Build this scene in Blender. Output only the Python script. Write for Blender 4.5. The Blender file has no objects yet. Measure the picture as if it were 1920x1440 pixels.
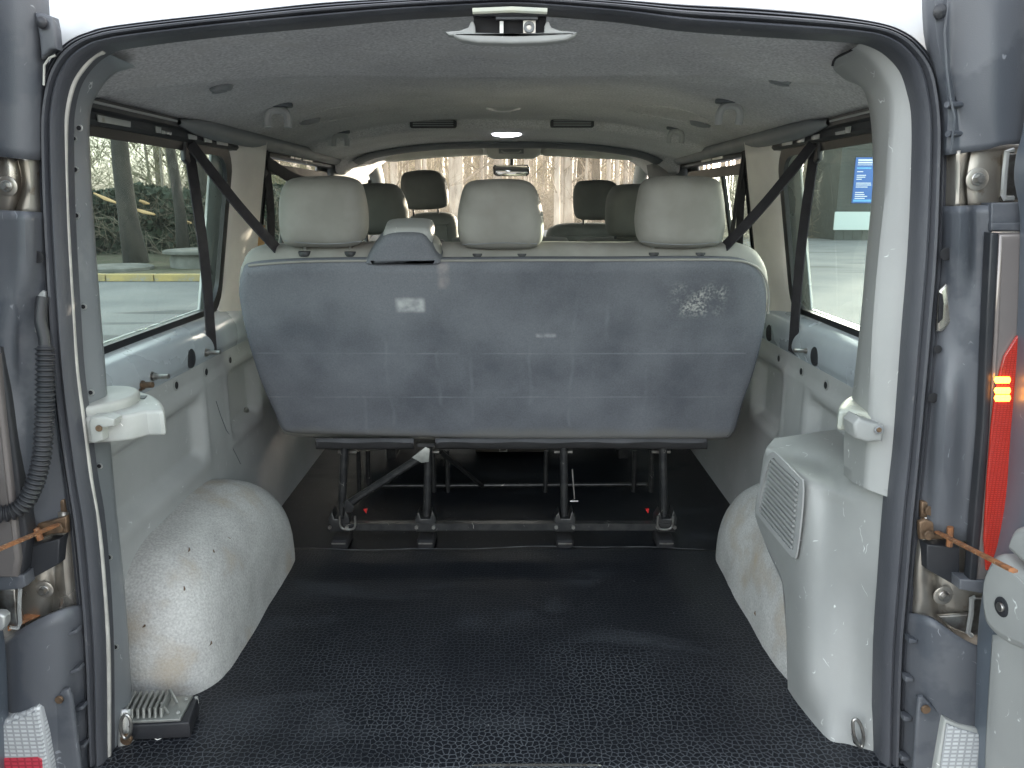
import bpy, bmesh, math, random
from mathutils import Vector, Matrix, noise
V = Vector
R = math.radians
SC = bpy.context.scene
COL = SC.collection
random.seed(7)

# ------------------------------------------------------------------ camera, world, sun, exposure
CAM = V((0.02, 0.0, 1.08)); PITCH = R(13.4); FOC = 1443.0
cd = bpy.data.cameras.new('camera'); cam = bpy.data.objects.new('camera', cd); COL.objects.link(cam)
cam.location = CAM; cam.rotation_euler = (R(90) - PITCH, 0, 0)
cd.sensor_width = 36.0; cd.lens = 36.0 * FOC / 1920.0; cd.clip_start = 0.02; cd.clip_end = 600
SC.camera = cam
SUN_EL, SUN_AZ = 7.0, 36.0          # azimuth measured to the right of straight ahead
w = bpy.data.worlds.new('World'); SC.world = w; w.use_nodes = True
wn = w.node_tree.nodes; wl = w.node_tree.links
bg = wn['Background']; sky = wn.new('ShaderNodeTexSky'); sky.sky_type = 'NISHITA'; sky.sun_disc = False
sky.sun_elevation = R(SUN_EL); sky.sun_rotation = R(SUN_AZ); sky.dust_density = 4.0; sky.air_density = 1.0; sky.ozone_density = 0.6
hs = wn.new('ShaderNodeHueSaturation'); hs.inputs['Saturation'].default_value = 0.42      # thin milky overcast
hs.inputs['Saturation'].default_value = 0.36
tn = wn.new('ShaderNodeVectorMath'); tn.operation = 'MULTIPLY'; tn.inputs[1].default_value = (1.0, .985, 1.0)
wl.new(sky.outputs[0], hs.inputs['Color']); wl.new(hs.outputs[0], tn.inputs[0]); wl.new(tn.outputs[0], bg.inputs[0]); bg.inputs[1].default_value = 0.15
sl = bpy.data.lights.new('sun', 'SUN'); sl.energy = 2.0; sl.angle = R(0.6); sl.color = (1.0, 0.86, 0.68)
so = bpy.data.objects.new('sun', sl); COL.objects.link(so)
sdir = V((math.sin(R(SUN_AZ)) * math.cos(R(SUN_EL)), math.cos(R(SUN_AZ)) * math.cos(R(SUN_EL)), math.sin(R(SUN_EL))))
so.rotation_euler = (-sdir).to_track_quat('-Z', 'Y').to_euler()
SC.view_settings.view_transform = 'Standard'; SC.view_settings.look = 'None'
SC.view_settings.exposure = 3.76; SC.view_settings.gamma = 1.0
SC.cycles.max_bounces = 10; SC.cycles.diffuse_bounces = 5; SC.cycles.transparent_max_bounces = 24
SC.cycles.caustics_reflective = False; SC.cycles.caustics_refractive = False
SC.cycles.use_denoising = True

# ------------------------------------------------------------------ place a photo point on a real plane of the van
cT, sT = math.cos(PITCH), math.sin(PITCH)
def ray(u, v):
    a = (u - 960.0) / FOC; b = (720.0 - v) / FOC
    return V((a, cT + b * sT, -sT + b * cT))
def P(u, v, Y):
    d = ray(u, v); return CAM + d * (Y / d.y)
def PX(u, v, X):
    d = ray(u, v); return CAM + d * ((X - CAM.x) / d.x)
def PZ(u, v, Z):
    d = ray(u, v); return CAM + d * ((Z - CAM.z) / d.z)
def PP(u, v, p0, n):
    d = ray(u, v); return CAM + d * ((p0 - CAM).dot(n) / d.dot(n))

# ------------------------------------------------------------------ materials
MATS = {}
def nmat(name):
    m = bpy.data.materials.new(name); m.use_nodes = True
    nt = m.node_tree; b = nt.nodes['Principled BSDF']
    return m, nt, b
def N(nt, t, **kw):
    n = nt.nodes.new(t)
    for k, v_ in kw.items():
        if hasattr(n, k): setattr(n, k, v_)
        else: n.inputs[k.replace('_', ' ')].default_value = v_
    return n
def coords(nt, scale=(1, 1, 1)):
    tc = N(nt, 'ShaderNodeTexCoord'); mp = N(nt, 'ShaderNodeMapping'); mp.inputs['Scale'].default_value = scale
    nt.links.new(tc.outputs['Object'], mp.inputs[0]); return mp.outputs[0]
def fac_noise(nt, co, scale, detail=3, lo=0.4, hi=0.6, rough=0.5, dist=0.0):
    n = N(nt, 'ShaderNodeTexNoise'); n.inputs['Scale'].default_value = scale; n.inputs['Detail'].default_value = detail
    n.inputs['Roughness'].default_value = rough; n.inputs['Distortion'].default_value = dist
    nt.links.new(co, n.inputs['Vector'])
    r = N(nt, 'ShaderNodeMapRange'); r.inputs[1].default_value = lo; r.inputs[2].default_value = hi
    nt.links.new(n.outputs['Fac'], r.inputs[0]); return r.outputs[0]
def mixc(nt, f, a, b):
    m = N(nt, 'ShaderNodeMix', data_type='RGBA')
    for i, x in ((0, f), (6, a), (7, b)):
        if hasattr(x, 'links'): nt.links.new(x, m.inputs[i])
        elif i == 0: m.inputs[0].default_value = x
        else: m.inputs[i].default_value = (*x[:3], 1)
    return m.outputs[2]
def math_(nt, op, a, b=None, c=None):
    m = N(nt, 'ShaderNodeMath', operation=op)
    for i, x in enumerate((a, b, c)):
        if x is None: continue
        if hasattr(x, 'links'): nt.links.new(x, m.inputs[i])
        else: m.inputs[i].default_value = x
    return m.outputs[0]
def bump(nt, b, h, strength=0.2, dist=0.002):
    bp = N(nt, 'ShaderNodeBump'); bp.inputs['Strength'].default_value = strength; bp.inputs['Distance'].default_value = dist
    nt.links.new(h, bp.inputs['Height']); nt.links.new(bp.outputs[0], b.inputs['Normal'])
def mat(name, col, rough=0.6, metal=0.0, var=None, vs=6.0, grain=0.0, gs=900.0, scr=0.0, scrc=(.75, .78, .76), spec=0.5, stretch=(1, 1, 1),
        stain=None, ss=3.0, sl=(0.58, 0.66), vr=(0.38, 0.62), fleck=0.0, fs=500.0, rv=0.0):
    """base colour with soft variation, shaped stains, scratches, a fine fleck and a grain relief"""
    if name in MATS: return MATS[name]
    m, nt, b = nmat(name); co = coords(nt, stretch)
    c = tuple(col)
    out = None
    if var is not None: out = mixc(nt, fac_noise(nt, co, vs, 5, *vr), c, var)
    if fleck:
        f = fac_noise(nt, co, fs, 2, .3, .7)
        out = mixc(nt, f, tuple(x * (1 - fleck) for x in c), tuple(min(1, x * (1 + fleck)) for x in c)) if out is None else None or \
            mixmul(nt, out, f, fleck)
    if stain is not None:
        out = mixc(nt, fac_noise(nt, co, ss, 6, *sl, rough=.6), out if out is not None else c, stain)
    if scr:
        v1 = N(nt, 'ShaderNodeTexVoronoi', feature='DISTANCE_TO_EDGE'); v1.inputs['Scale'].default_value = 14
        mp = N(nt, 'ShaderNodeMapping'); mp.inputs['Scale'].default_value = (1.0, 1.0, .45); mp.inputs['Rotation'].default_value = (.5, .4, .3)
        nt.links.new(co, mp.inputs[0]); 
        nz = N(nt, 'ShaderNodeTexNoise'); nz.inputs['Scale'].default_value = 22; nt.links.new(co, nz.inputs['Vector'])
        ad = N(nt, 'ShaderNodeVectorMath', operation='MULTIPLY_ADD'); nt.links.new(nz.outputs['Color'], ad.inputs[0]); ad.inputs[1].default_value = (.06, .06, .06)
        nt.links.new(mp.outputs[0], ad.inputs[2]); nt.links.new(ad.outputs[0], v1.inputs['Vector'])
        e = N(nt, 'ShaderNodeMapRange'); e.inputs[1].default_value = .012; e.inputs[2].default_value = .004
        nt.links.new(v1.outputs['Distance'], e.inputs[0])
        g = fac_noise(nt, co, 31, 3, .6, .66)
        f = math_(nt, 'MULTIPLY', math_(nt, 'MULTIPLY', e.outputs[0], g), scr)
        out = mixc(nt, f, out if out is not None else c, scrc)
    if out is not None: nt.links.new(out, b.inputs['Base Color'])
    else: b.inputs['Base Color'].default_value = (*c, 1)
    b.inputs['Roughness'].default_value = rough; b.inputs['Metallic'].default_value = metal
    if rv:
        f = fac_noise(nt, co, 5, 5, .35, .65)
        nt.links.new(math_(nt, 'MULTIPLY_ADD', f, rv, rough - rv / 2), b.inputs['Roughness'])
    b.inputs['Specular IOR Level'].default_value = spec
    if grain:
        n = N(nt, 'ShaderNodeTexNoise'); n.inputs['Scale'].default_value = gs; n.inputs['Detail'].default_value = 2
        nt.links.new(co, n.inputs['Vector']); bump(nt, b, n.outputs['Fac'], grain, 0.0015)
    MATS[name] = m; return m
def mixmul(nt, colr, f, amt):
    k = math_(nt, 'MULTIPLY_ADD', f, 2 * amt, 1 - amt)
    m = N(nt, 'ShaderNodeVectorMath', operation='SCALE'); nt.links.new(colr, m.inputs[0]); nt.links.new(k, m.inputs['Scale'])
    return m.outputs[0]

M_trim   = mat('grey_trim_plastic', (.345, .352, .342), .55, var=(.30, .307, .30), vs=4, grain=.25, gs=700, scr=.9, stain=(.42, .43, .41), ss=5, sl=(.62, .7), rv=.15)
M_dtrim  = mat('dull_trim_plastic', (.41, .415, .412), .52, var=(.36, .365, .362), vs=5, grain=.25, gs=700, scr=.5)
M_sill   = mat('yellowish_trim_plastic', (.40, .42, .37), .6, var=(.46, .47, .38), vs=14, grain=.2, gs=500, stain=(.33, .36, .33), ss=20)  # pale grey-green plastic mottled with a yellower tone
M_white  = mat('pale_shelf_plastic', (.42, .43, .41), .42, var=(.36, .37, .35), vs=14, grain=.15, gs=400, scr=1.0, scrc=(.85, .85, .82))
M_clad   = mat('charcoal_cladding_plastic', (.107, .114, .128), .42, var=(.088, .093, .104), vs=3, grain=.18, gs=600, stain=(.070, .077, .090), ss=2.4, sl=(.53, .56), scr=.5, scrc=(.4, .42, .45), spec=.55)
M_black  = mat('black_plastic', (.022, .024, .028), .45, var=(.03, .03, .034), vs=20, grain=.1)
M_rubber = mat('seal_rubber', (.050, .053, .062), .46, var=(.072, .075, .085), vs=9, grain=.35, gs=380, stain=(.12, .12, .125), ss=60, sl=(.66, .72), stretch=(1, 1, .35))
M_gloss  = mat('black_window_seal', (.012, .012, .014), .35)
M_silver = mat('silver_paint', (.50, .51, .50), .32, .55, var=(.44, .45, .44), vs=8, stain=(.36, .34, .30), ss=25, sl=(.6, .7), rv=.2)
M_roof   = mat('silver_roof_paint', (.66, .67, .66), .35, .25, var=(.6, .6, .6), vs=5, stain=(.40, .33, .25), ss=9, sl=(.62, .72))
M_cream  = mat('bare_paint_flange', (.54, .53, .49), .35, .2, var=(.42, .41, .38), vs=30)
M_metal  = mat('primed_steel', (.46, .44, .40), .33, .8, var=(.36, .33, .29), vs=13, stain=(.25, .2, .15), ss=30, sl=(.6, .72), rv=.25)
M_bolt   = mat('bolt_steel', (.42, .42, .40), .3, .9, var=(.28, .26, .24), vs=60)
M_rust   = mat('rusty_steel', (.36, .15, .06), .7, .25, var=(.20, .10, .055), vs=60, grain=.6, gs=300, stain=(.5, .33, .2), ss=80)
M_brown  = mat('oily_steel', (.11, .075, .05), .5, .5, var=(.2, .13, .08), vs=60, grain=.5, gs=200)
M_pillar = mat('grey_painted_pillar', (.215, .23, .245), .42, .1, var=(.185, .198, .212), vs=5, scr=1.0, scrc=(.6, .62, .62), grain=.06, stain=(.26, .27, .28), ss=7, sl=(.6, .7))
M_beam   = mat('metallic_blue_grey_paint', (.50, .55, .59), .26, .15, var=(.44, .48, .52), vs=6, grain=.04, gs=60, rv=.14)
M_cpil   = mat('satin_silver_pillar_paint', (.74, .71, .67), .4, .0, var=(.66, .63, .60), vs=9)
M_rail   = mat('dark_window_rail', (.035, .038, .042), .4, .2, var=(.05, .05, .055), vs=30)
M_carpet = mat('grey_felt_carpet', (.51, .508, .49), .95, var=(.43, .425, .412), vs=10, grain=1.0, gs=170, fleck=.17, fs=210, stain=(.44, .38, .30), ss=5.0, sl=(.56, .76), spec=.1)
M_head   = mat('headliner_fabric', (.56, .55, .555), .95, var=(.49, .48, .49), vs=5, grain=.8, gs=500, fleck=.22, fs=170, stain=(.52, .505, .50), ss=9, sl=(.56, .72), spec=.1)
M_hplast = mat('headliner_plastic', (.24, .25, .26), .5, var=(.20, .21, .22), vs=9, grain=.15)
M_vinyl  = mat('seat_upholstery', (.295, .29, .268), .62, var=(.24, .235, .215), vs=9, grain=.35, gs=420, stain=(.25, .23, .21), ss=4, sl=(.56, .74), spec=.3)
M_tube   = mat('black_enamelled_tube', (.030, .031, .033), .3, .4, var=(.05, .05, .05), vs=40, scr=.8, scrc=(.5, .48, .44))
M_belt   = mat('seat_belt_webbing', (.032, .030, .036), .75, grain=.6, gs=900, var=(.022, .021, .026), vs=40)
M_visor  = mat('sun_visor_vinyl', (.50, .50, .48), .75, var=(.44, .44, .42), vs=9, grain=.2)
M_dash   = mat('dashboard_plastic', (.10, .11, .12), .7, grain=.2)
M_alu    = mat('cast_aluminium', (.40, .41, .39), .42, .7, var=(.30, .31, .29), vs=30, grain=.3, gs=300)
M_red    = mat('red_plastic_tag', (.55, .02, .02), .4)
M_stone  = mat('weathered_concrete', (.13, .13, .12), .9, var=(.09, .09, .08), vs=3, grain=.5, gs=30)
M_dark   = mat('dark_cavity', (.012, .012, .014), .8)

def glass(name, tint, refl=1.0, dust=0.0, dcol=(.6, .6, .55)):
    m, nt, b = nmat(name); out = nt.nodes['Material Output']
    tr = N(nt, 'ShaderNodeBsdfTransparent'); tr.inputs[0].default_value = (*tint, 1)
    gl = N(nt, 'ShaderNodeBsdfGlossy'); gl.inputs['Roughness'].default_value = .02
    fr = N(nt, 'ShaderNodeFresnel'); fr.inputs[0].default_value = 1.45
    mx = N(nt, 'ShaderNodeMixShader'); ge = N(nt, 'ShaderNodeNewGeometry'); fb = math_(nt, 'SUBTRACT', 1.0, ge.outputs['Backfacing'])
    nt.links.new(math_(nt, 'MULTIPLY', math_(nt, 'MULTIPLY', fr.outputs[0], fb), refl), mx.inputs[0])
    nt.links.new(tr.outputs[0], mx.inputs[1]); nt.links.new(gl.outputs[0], mx.inputs[2])
    last = mx.outputs[0]
    if dust:
        df = N(nt, 'ShaderNodeBsdfTranslucent'); df.inputs[0].default_value = (*dcol, 1)
        d2 = N(nt, 'ShaderNodeMixShader'); co = coords(nt)
        nt.links.new(math_(nt, 'MULTIPLY_ADD', fac_noise(nt, co, 4, 5, .3, .7), dust, dust * .6), d2.inputs[0])
        nt.links.new(last, d2.inputs[1]); nt.links.new(df.outputs[0], d2.inputs[2]); last = d2.outputs[0]
    nt.links.new(last, out.inputs[0]); return m
M_glass = glass('tinted_side_glass', (.84, .92, .89), .38, .007, (.5, .55, .5))
M_wind  = glass('dusty_windscreen_glass', (.88, .90, .86), .6, .035, (.85, .78, .64))
def lens(name, col, emit=None, es=0.0, rough=.12, brick=60.0, alpha=1.0):
    m, nt, b = nmat(name); co = coords(nt)
    v1 = N(nt, 'ShaderNodeTexBrick'); v1.inputs['Scale'].default_value = brick; v1.inputs['Mortar Size'].default_value = .06; v1.offset = 0.0; v1.inputs['Mortar Smooth'].default_value = .5; v1.inputs['Brick Width'].default_value = .34; v1.inputs['Row Height'].default_value = .22
    mp = N(nt, 'ShaderNodeMapping'); mp.inputs['Rotation'].default_value = (R(90), 0, 0); nt.links.new(co, mp.inputs[0]); nt.links.new(mp.outputs[0], v1.inputs[0])
    v1.inputs['Color1'].default_value = (*col, 1); v1.inputs['Color2'].default_value = (*[x * .88 for x in col], 1)
    v1.inputs['Mortar'].default_value = (*[x * .62 for x in col], 1)
    nt.links.new(v1.outputs['Color'], b.inputs['Base Color']); b.inputs['Roughness'].default_value = rough
    b.inputs['Coat Weight'].default_value = .6
    if emit:
        b.inputs['Emission Color'].default_value = (*emit, 1); b.inputs['Emission Strength'].default_value = es
    bump(nt, b, v1.outputs['Fac'], .5, .002); return m
M_lclear = lens('clear_lamp_lens', (.60, .62, .63), brick=26)
M_lsmoke = mat('smoked_lamp_lens', (.26, .235, .225), .12, .35, var=(.17, .155, .15), vs=3, stretch=(1, 1, .3))
M_lred   = lens('red_lamp_lens', (.36, .022, .016), (1, .08, .03), .010, brick=60)
M_lpink  = lens('faded_red_lamp_lens', (.60, .05, .08), brick=26)
M_bulb   = lens('lit_lamp_filament', (1, .5, .1), (1, .33, .03), 1.0, brick=45)
def emis(name, col, s):
    m, nt, b = nmat(name); b.inputs['Base Color'].default_value = (*col, 1)
    b.inputs['Emission Color'].default_value = (*col, 1); b.inputs['Emission Strength'].default_value = s; return m
M_dome = emis('lit_dome_lens', (.9, .92, 1), .7)

def rect_mask(nt, sx, sz, x0, x1, z0, z1, soft):
    def band(s, a, b_):
        r1 = N(nt, 'ShaderNodeMapRange'); r1.interpolation_type = 'SMOOTHSTEP'; r1.inputs[1].default_value = a - soft; r1.inputs[2].default_value = a + soft
        r2 = N(nt, 'ShaderNodeMapRange'); r2.interpolation_type = 'SMOOTHSTEP'; r2.inputs[1].default_value = b_ + soft; r2.inputs[2].default_value = b_ - soft
        nt.links.new(s, r1.inputs[0]); nt.links.new(s, r2.inputs[0]); return math_(nt, 'MULTIPLY', r1.outputs[0], r2.outputs[0])
    return math_(nt, 'MULTIPLY', band(sx, x0, x1), band(sz, z0, z1))
def seatback_material(org):
    m, nt, b = nmat('worn_grey_seat_back_cloth'); co = coords(nt)
    base = mixc(nt, fac_noise(nt, co, 7, 5, .35, .65), (.148, .155, .174), (.106, .112, .129))
    base = mixc(nt, fac_noise(nt, co, 2.2, 3, .42, .62), base, (.172, .180, .200))
    base = mixmul(nt, base, fac_noise(nt, co, 230, 4, .3, .7, rough=.8), .16)
    sp = N(nt, 'ShaderNodeSeparateXYZ'); nt.links.new(co, sp.inputs[0]); sx, sz = sp.outputs[0], sp.outputs[2]
    brk = fac_noise(nt, co, 11, 4, .36, .66); fine = fac_noise(nt, co, 150, 3, .42, .60)
    def lay(c0, mask, col, k): return mixc(nt, math_(nt, 'MULTIPLY', mask, k), c0, col)
    def wob(s, sc=.004):
        n = fac_noise(nt, co, 9, 2, 0, 1); return math_(nt, 'MULTIPLY_ADD', n, sc, s)
    wz = wob(sz); wx = wob(sx, .03)
    def X(u, v): q = PP(u, v, SB0, SBN); return q.x - org.x, q.z - org.z
    for v in (662, 744):                                     # two pressed fold lines
        x0, z0 = X(470 if v < 700 else 480, v); x1, _ = X(1400, v)
        base = lay(base, math_(nt, 'MULTIPLY', rect_mask(nt, sx, wz, x0, x1, z0 - .0006, z0 + .0018, .0024), brk), (.30, .31, .335), .5)
    for u, va, vb in ((738, 640, 800), (886, 640, 790), (992, 640, 760), (1067, 560, 800), (1136, 540, 640), (1203, 690, 800), (826, 660, 760), (690, 740, 815)):
        x0, za = X(u, vb); _, zb = X(u, va)
        base = lay(base, math_(nt, 'MULTIPLY', rect_mask(nt, wx, sz, x0 + .012, x0 + .018, za, zb, .006), brk), (.25, .26, .285), .32)
    for (u0, v0, u1, v1, c, k, s) in ((742, 560, 796, 584, (.52, .53, .53), .8, .007), (1262, 536, 1352, 590, (.50, .50, .47), .7, .020),
                                      (820, 494, 842, 540, (.34, .31, .30), .55, .008), (1005, 626, 1042, 632, (.38, .385, .40), .6, .004)):
        xa, zb = X(u0, v0); xb, za = X(u1, v1)
        f = rect_mask(nt, sx, sz, xa, xb, za, zb, s)
        f = math_(nt, 'MULTIPLY', f, math_(nt, 'MULTIPLY', fine, fac_noise(nt, co, 22, 4, .42, .66)) if u0 > 1200 else fac_noise(nt, co, 40, 3, .2, .6))
        base = lay(base, f, c, k)
    xa, zb = X(520, 806); xb, za = X(1400, 845)
    base = lay(base, math_(nt, 'MULTIPLY', rect_mask(nt, sx, wob(sz, .05), xa, xb, za, zb + .02, .018), 1.0), (.17, .165, .155), .75)
    nt.links.new(base, b.inputs['Base Color']); b.inputs['Roughness'].default_value = .95; b.inputs['Specular IOR Level'].default_value = .12
    n = N(nt, 'ShaderNodeTexNoise'); n.inputs['Scale'].default_value = 700; nt.links.new(co, n.inputs['Vector'])
    n2 = N(nt, 'ShaderNodeTexNoise'); n2.inputs['Scale'].default_value = 9; n2.inputs['Detail'].default_value = 4; nt.links.new(co, n2.inputs['Vector'])
    h = math_(nt, 'MULTIPLY_ADD', n2.outputs['Fac'], 5.0, n.outputs['Fac']); bump(nt, b, h, .45, .0015)
    return m
def mat_rubber_floor(name, cells=True):
    m, nt, b = nmat(name); co = coords(nt)
    sp = N(nt, 'ShaderNodeSeparateXYZ'); nt.links.new(co, sp.inputs[0])
    nz = N(nt, 'ShaderNodeTexNoise'); nz.inputs['Scale'].default_value = 9; nt.links.new(co, nz.inputs['Vector'])
    ad = N(nt, 'ShaderNodeVectorMath', operation='MULTIPLY_ADD'); nt.links.new(nz.outputs['Color'], ad.inputs[0]); ad.inputs[1].default_value = (.018, .018, .0)
    nt.links.new(co, ad.inputs[2])
    vo = N(nt, 'ShaderNodeTexVoronoi', feature='DISTANCE_TO_EDGE', voronoi_dimensions='2D'); vo.inputs['Scale'].default_value = 82; vo.inputs['Randomness'].default_value = .78
    nt.links.new(ad.outputs[0], vo.inputs['Vector'])
    e = N(nt, 'ShaderNodeMapRange'); e.interpolation_type = 'SMOOTHSTEP'; e.inputs[1].default_value = .15; e.inputs[2].default_value = .0
    nt.links.new(vo.outputs['Distance'], e.inputs[0])
    base = mixc(nt, fac_noise(nt, co, 2.5, 4, .35, .65), (.0060, .0074, .0108), (.0092, .0105, .0142))
    if not cells: base = mixc(nt, .5, base, (.001, .003, .007))
    if cells:
        line_mix = fac_noise(nt, co, 3.5, 5, .30, .68)
        yy = N(nt, 'ShaderNodeMapRange'); yy.inputs[1].default_value = 2.05; yy.inputs[2].default_value = 1.30; yy.inputs[3].default_value = .10; yy.inputs[4].default_value = 1.0  # mat lines pale toward the rear edge, faint toward the seats
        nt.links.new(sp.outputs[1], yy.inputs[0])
        f = math_(nt, 'MULTIPLY', math_(nt, 'MULTIPLY', e.outputs[0], math_(nt, 'MULTIPLY_ADD', line_mix, .75, .25)), yy.outputs[0])
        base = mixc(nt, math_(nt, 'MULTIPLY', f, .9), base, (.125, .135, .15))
    du = coords(nt, (1.0, 2.6, 1))
    dust = fac_noise(nt, du, 2.6, 6, .56, .78, rough=.55, dist=.6)
    base = mixc(nt, math_(nt, 'MULTIPLY', dust, .55), base, (.060, .066, .075))
    sp2 = fac_noise(nt, co, 150, 1, .76, .80)
    base = mixc(nt, math_(nt, 'MULTIPLY', sp2, .5), base, (.3, .3, .3))
    nt.links.new(base, b.inputs['Base Color'])
    b.inputs['Roughness'].default_value = .5
    nt.links.new(math_(nt, 'MULTIPLY_ADD', dust, .3, .42 if cells else .5), b.inputs['Roughness'])
    b.inputs['Specular IOR Level'].default_value = .35
    n2 = N(nt, 'ShaderNodeTexNoise'); n2.inputs['Scale'].default_value = 4; nt.links.new(co, n2.inputs['Vector'])
    h = math_(nt, 'MULTIPLY_ADD', e.outputs[0] if cells else fac_noise(nt, co, 300, 2), -1.0 if cells else .3, math_(nt, 'MULTIPLY', n2.outputs['Fac'], 6.0))
    bump(nt, b, h, .5, .0016); return m
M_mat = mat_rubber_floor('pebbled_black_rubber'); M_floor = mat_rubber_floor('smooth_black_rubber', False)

# ------------------------------------------------------------------ mesh helpers
def worg(o):
    p = V((0, 0, 0))
    while o: p += o.location; o = o.parent
    return p
class MB:
    def __init__(s): s.v = []; s.f = []
    def add(s, vs, fs):
        k = len(s.v); s.v += [V(x) for x in vs]; s.f += [tuple(i + k for i in f) for f in fs]; return s
    def box(s, a, b, rot=None, c=None):
        a, b = V(a), V(b); vs = [V((x, y, z)) for x in (a.x, b.x) for y in (a.y, b.y) for z in (a.z, b.z)]
        if rot is not None:
            c = c or (a + b) / 2; vs = [c + rot @ (q - c) for q in vs]
        return s.add(vs, [(0, 1, 3, 2), (4, 6, 7, 5), (0, 4, 5, 1), (2, 3, 7, 6), (0, 2, 6, 4), (1, 5, 7, 3)])
    def tube(s, pts, r, n=10, cap=True, rf=None, sq=None):
        pts = [V(p) for p in pts]; vs = []; fs = []; up = V((0, 0, 1))
        prev = None
        for i, p in enumerate(pts):
            t = (pts[min(i + 1, len(pts) - 1)] - pts[max(i - 1, 0)]).normalized()
            if prev is None:
                a = t.cross(up); a = a.normalized() if a.length > 1e-3 else V((1, 0, 0))
            else: a = (prev - t * prev.dot(t)).normalized()
            prev = a; b = t.cross(a); rr = r if rf is None else rf(i)
            for k in range(n):
                an = 2 * math.pi * (k + .5) / n
                x, y = math.cos(an), math.sin(an)
                if sq: x *= sq[0]; y *= sq[1]
                vs.append(p + (a * x + b * y) * rr)
        for i in range(len(pts) - 1):
            for k in range(n):
                fs.append((i * n + k, i * n + (k + 1) % n, (i + 1) * n + (k + 1) % n, (i + 1) * n + k))
        if cap: fs += [tuple(range(n))[::-1], tuple(range((len(pts) - 1) * n, len(pts) * n))]
        return s.add(vs, fs)
    def grid(s, rows, close=False):
        n = len(rows[0]); vs = [q for r_ in rows for q in r_]; fs = []
        for i in range(len(rows) - 1):
            for k in range(n if close else n - 1):
                k2 = (k + 1) % n; fs.append((i * n + k, i * n + k2, (i + 1) * n + k2, (i + 1) * n + k))
        return s.add(vs, fs)
    def disc(s, c, nrm, r, h=.003, n=16, dome=0.0, hole=0.0, sy=1.0):
        c, nrm = V(c), V(nrm).normalized(); a = nrm.orthogonal().normalized(); b = nrm.cross(a)
        prof = [(1, 0), (1, h * .7), (.9, h)] + ([(.5, h + dome * .7), (0.02, h + dome)] if not hole else [(hole, h), (hole * .95, 0)])
        s.grid([[c + (a * math.cos(t) + b * math.sin(t) * sy) * r * q + nrm * hh for t in [2 * math.pi * k / n for k in range(n)]] for q, hh in prof], True)
        return s
    def slab(s, pts, nrm, th, r=.004, bulge=0.0, segs=3, back=True, soft=False):
        """a real-thickness plate/cushion from an outline; nrm points to the viewer side"""
        pts = [V(p) for p in pts]; n = V(nrm).normalized(); N_ = len(pts)
        cen = sum(pts, V((0, 0, 0))) / N_
        area = V((0, 0, 0))
        for i in range(N_): area += (pts[i] - cen).cross(pts[(i + 1) % N_] - cen)
        sgn = 1 if area.dot(n) > 0 else -1
        inn = []
        for i in range(N_):
            e1 = (pts[i] - pts[i - 1]); e2 = (pts[(i + 1) % N_] - pts[i])
            n1 = n.cross(e1).normalized() * sgn; n2 = n.cross(e2).normalized() * sgn
            m = (n1 + n2); L = max(m.length, .3); inn.append(m.normalized() * (2 / L if L < 2 else 1) * 1.0 if m.length > .3 else n1)
        rings = []
        xm = max((p - cen).length for p in pts)
        def ring(d, off, sc=1.0):
            if soft: return [cen + (pts[i] - cen) * (1 - d / (xm * .72)) * sc + n * off for i in range(N_)]
            return [cen + (pts[i] + inn[i] * d - cen) * sc + n * off for i in range(N_)]
        r = min(r, th * .5)
        if back:
            rings.append(ring(r, -th))
            for k in range(1, segs + 1):
                a = math.pi / 2 * k / segs; rings.append(ring(r * (1 - math.sin(a)), -th + r * (1 - math.cos(a))))
        else: rings.append(ring(0, -th))
        for k in range(segs + 1):
            a = math.pi / 2 * k / segs; rings.append(ring(r * (1 - math.cos(a)), -r + r * math.sin(a)))
        if bulge:
            up_ = n.orthogonal() if abs(n.z) > .9 else (V((0, 0, 1)) - n * n.z).normalized(); up_.normalize(); sd_ = up_.cross(n)
            X_ = max(abs((p - cen).dot(sd_)) for p in pts); Z_ = max(abs((p - cen).dot(up_)) for p in pts)
            for sc in (.98, .94, .87, .78, .66, .52, .38, .24, .1):
                rg = ring(r, 0, sc)
                rings.append([p + n * bulge * max(0, 1 - min(1, abs((p - cen).dot(sd_) / X_)) ** 2) ** 1.5 * max(0, 1 - min(1, abs((p - cen).dot(up_) / Z_)) ** 2) ** 1.5 for p in rg])
        k0 = len(s.v); s.grid(rings, True)
        fs_ = [tuple(k0 + i for i in range(N_))[::-1], tuple(k0 + (len(rings) - 1) * N_ + i for i in range(N_))]
        s.f += fs_; return s
    def build(s, name, m, parent=None, smooth=True, angle=40, solid=0.0, off=0.0, sub=0):
        o = bpy.data.objects.new(name, bpy.data.meshes.new(name)); COL.objects.link(o)
        if parent is not None: o.parent = parent
        g = worg(parent) if parent is not None else V((0, 0, 0))
        o.data.from_pydata([tuple(q - g) for q in s.v], [], s.f); o.data.materials.append(m)
        bm = bmesh.new(); bm.from_mesh(o.data); bmesh.ops.remove_doubles(bm, verts=bm.verts, dist=1e-6)
        bmesh.ops.recalc_face_normals(bm, faces=bm.faces); bm.to_mesh(o.data); bm.free()
        if smooth:
            o.data.polygons.foreach_set('use_smooth', [True] * len(o.data.polygons))
            if angle:
                try: o.data.set_sharp_from_angle(angle=R(angle))
                except Exception: pass
        if solid:
            md = o.modifiers.new('thickness', 'SOLIDIFY'); md.thickness = solid; md.offset = off
        if sub:
            md = o.modifiers.new('smooth', 'SUBSURF'); md.levels = sub; md.render_levels = sub
        return o
def cr(p0, p1, p2, p3, t):
    return 0.5 * ((2 * p1) + (p2 - p0) * t + (2 * p0 - 5 * p1 + 4 * p2 - p3) * t * t + (3 * p1 - p0 - 3 * p2 + p3) * t * t * t)
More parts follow.
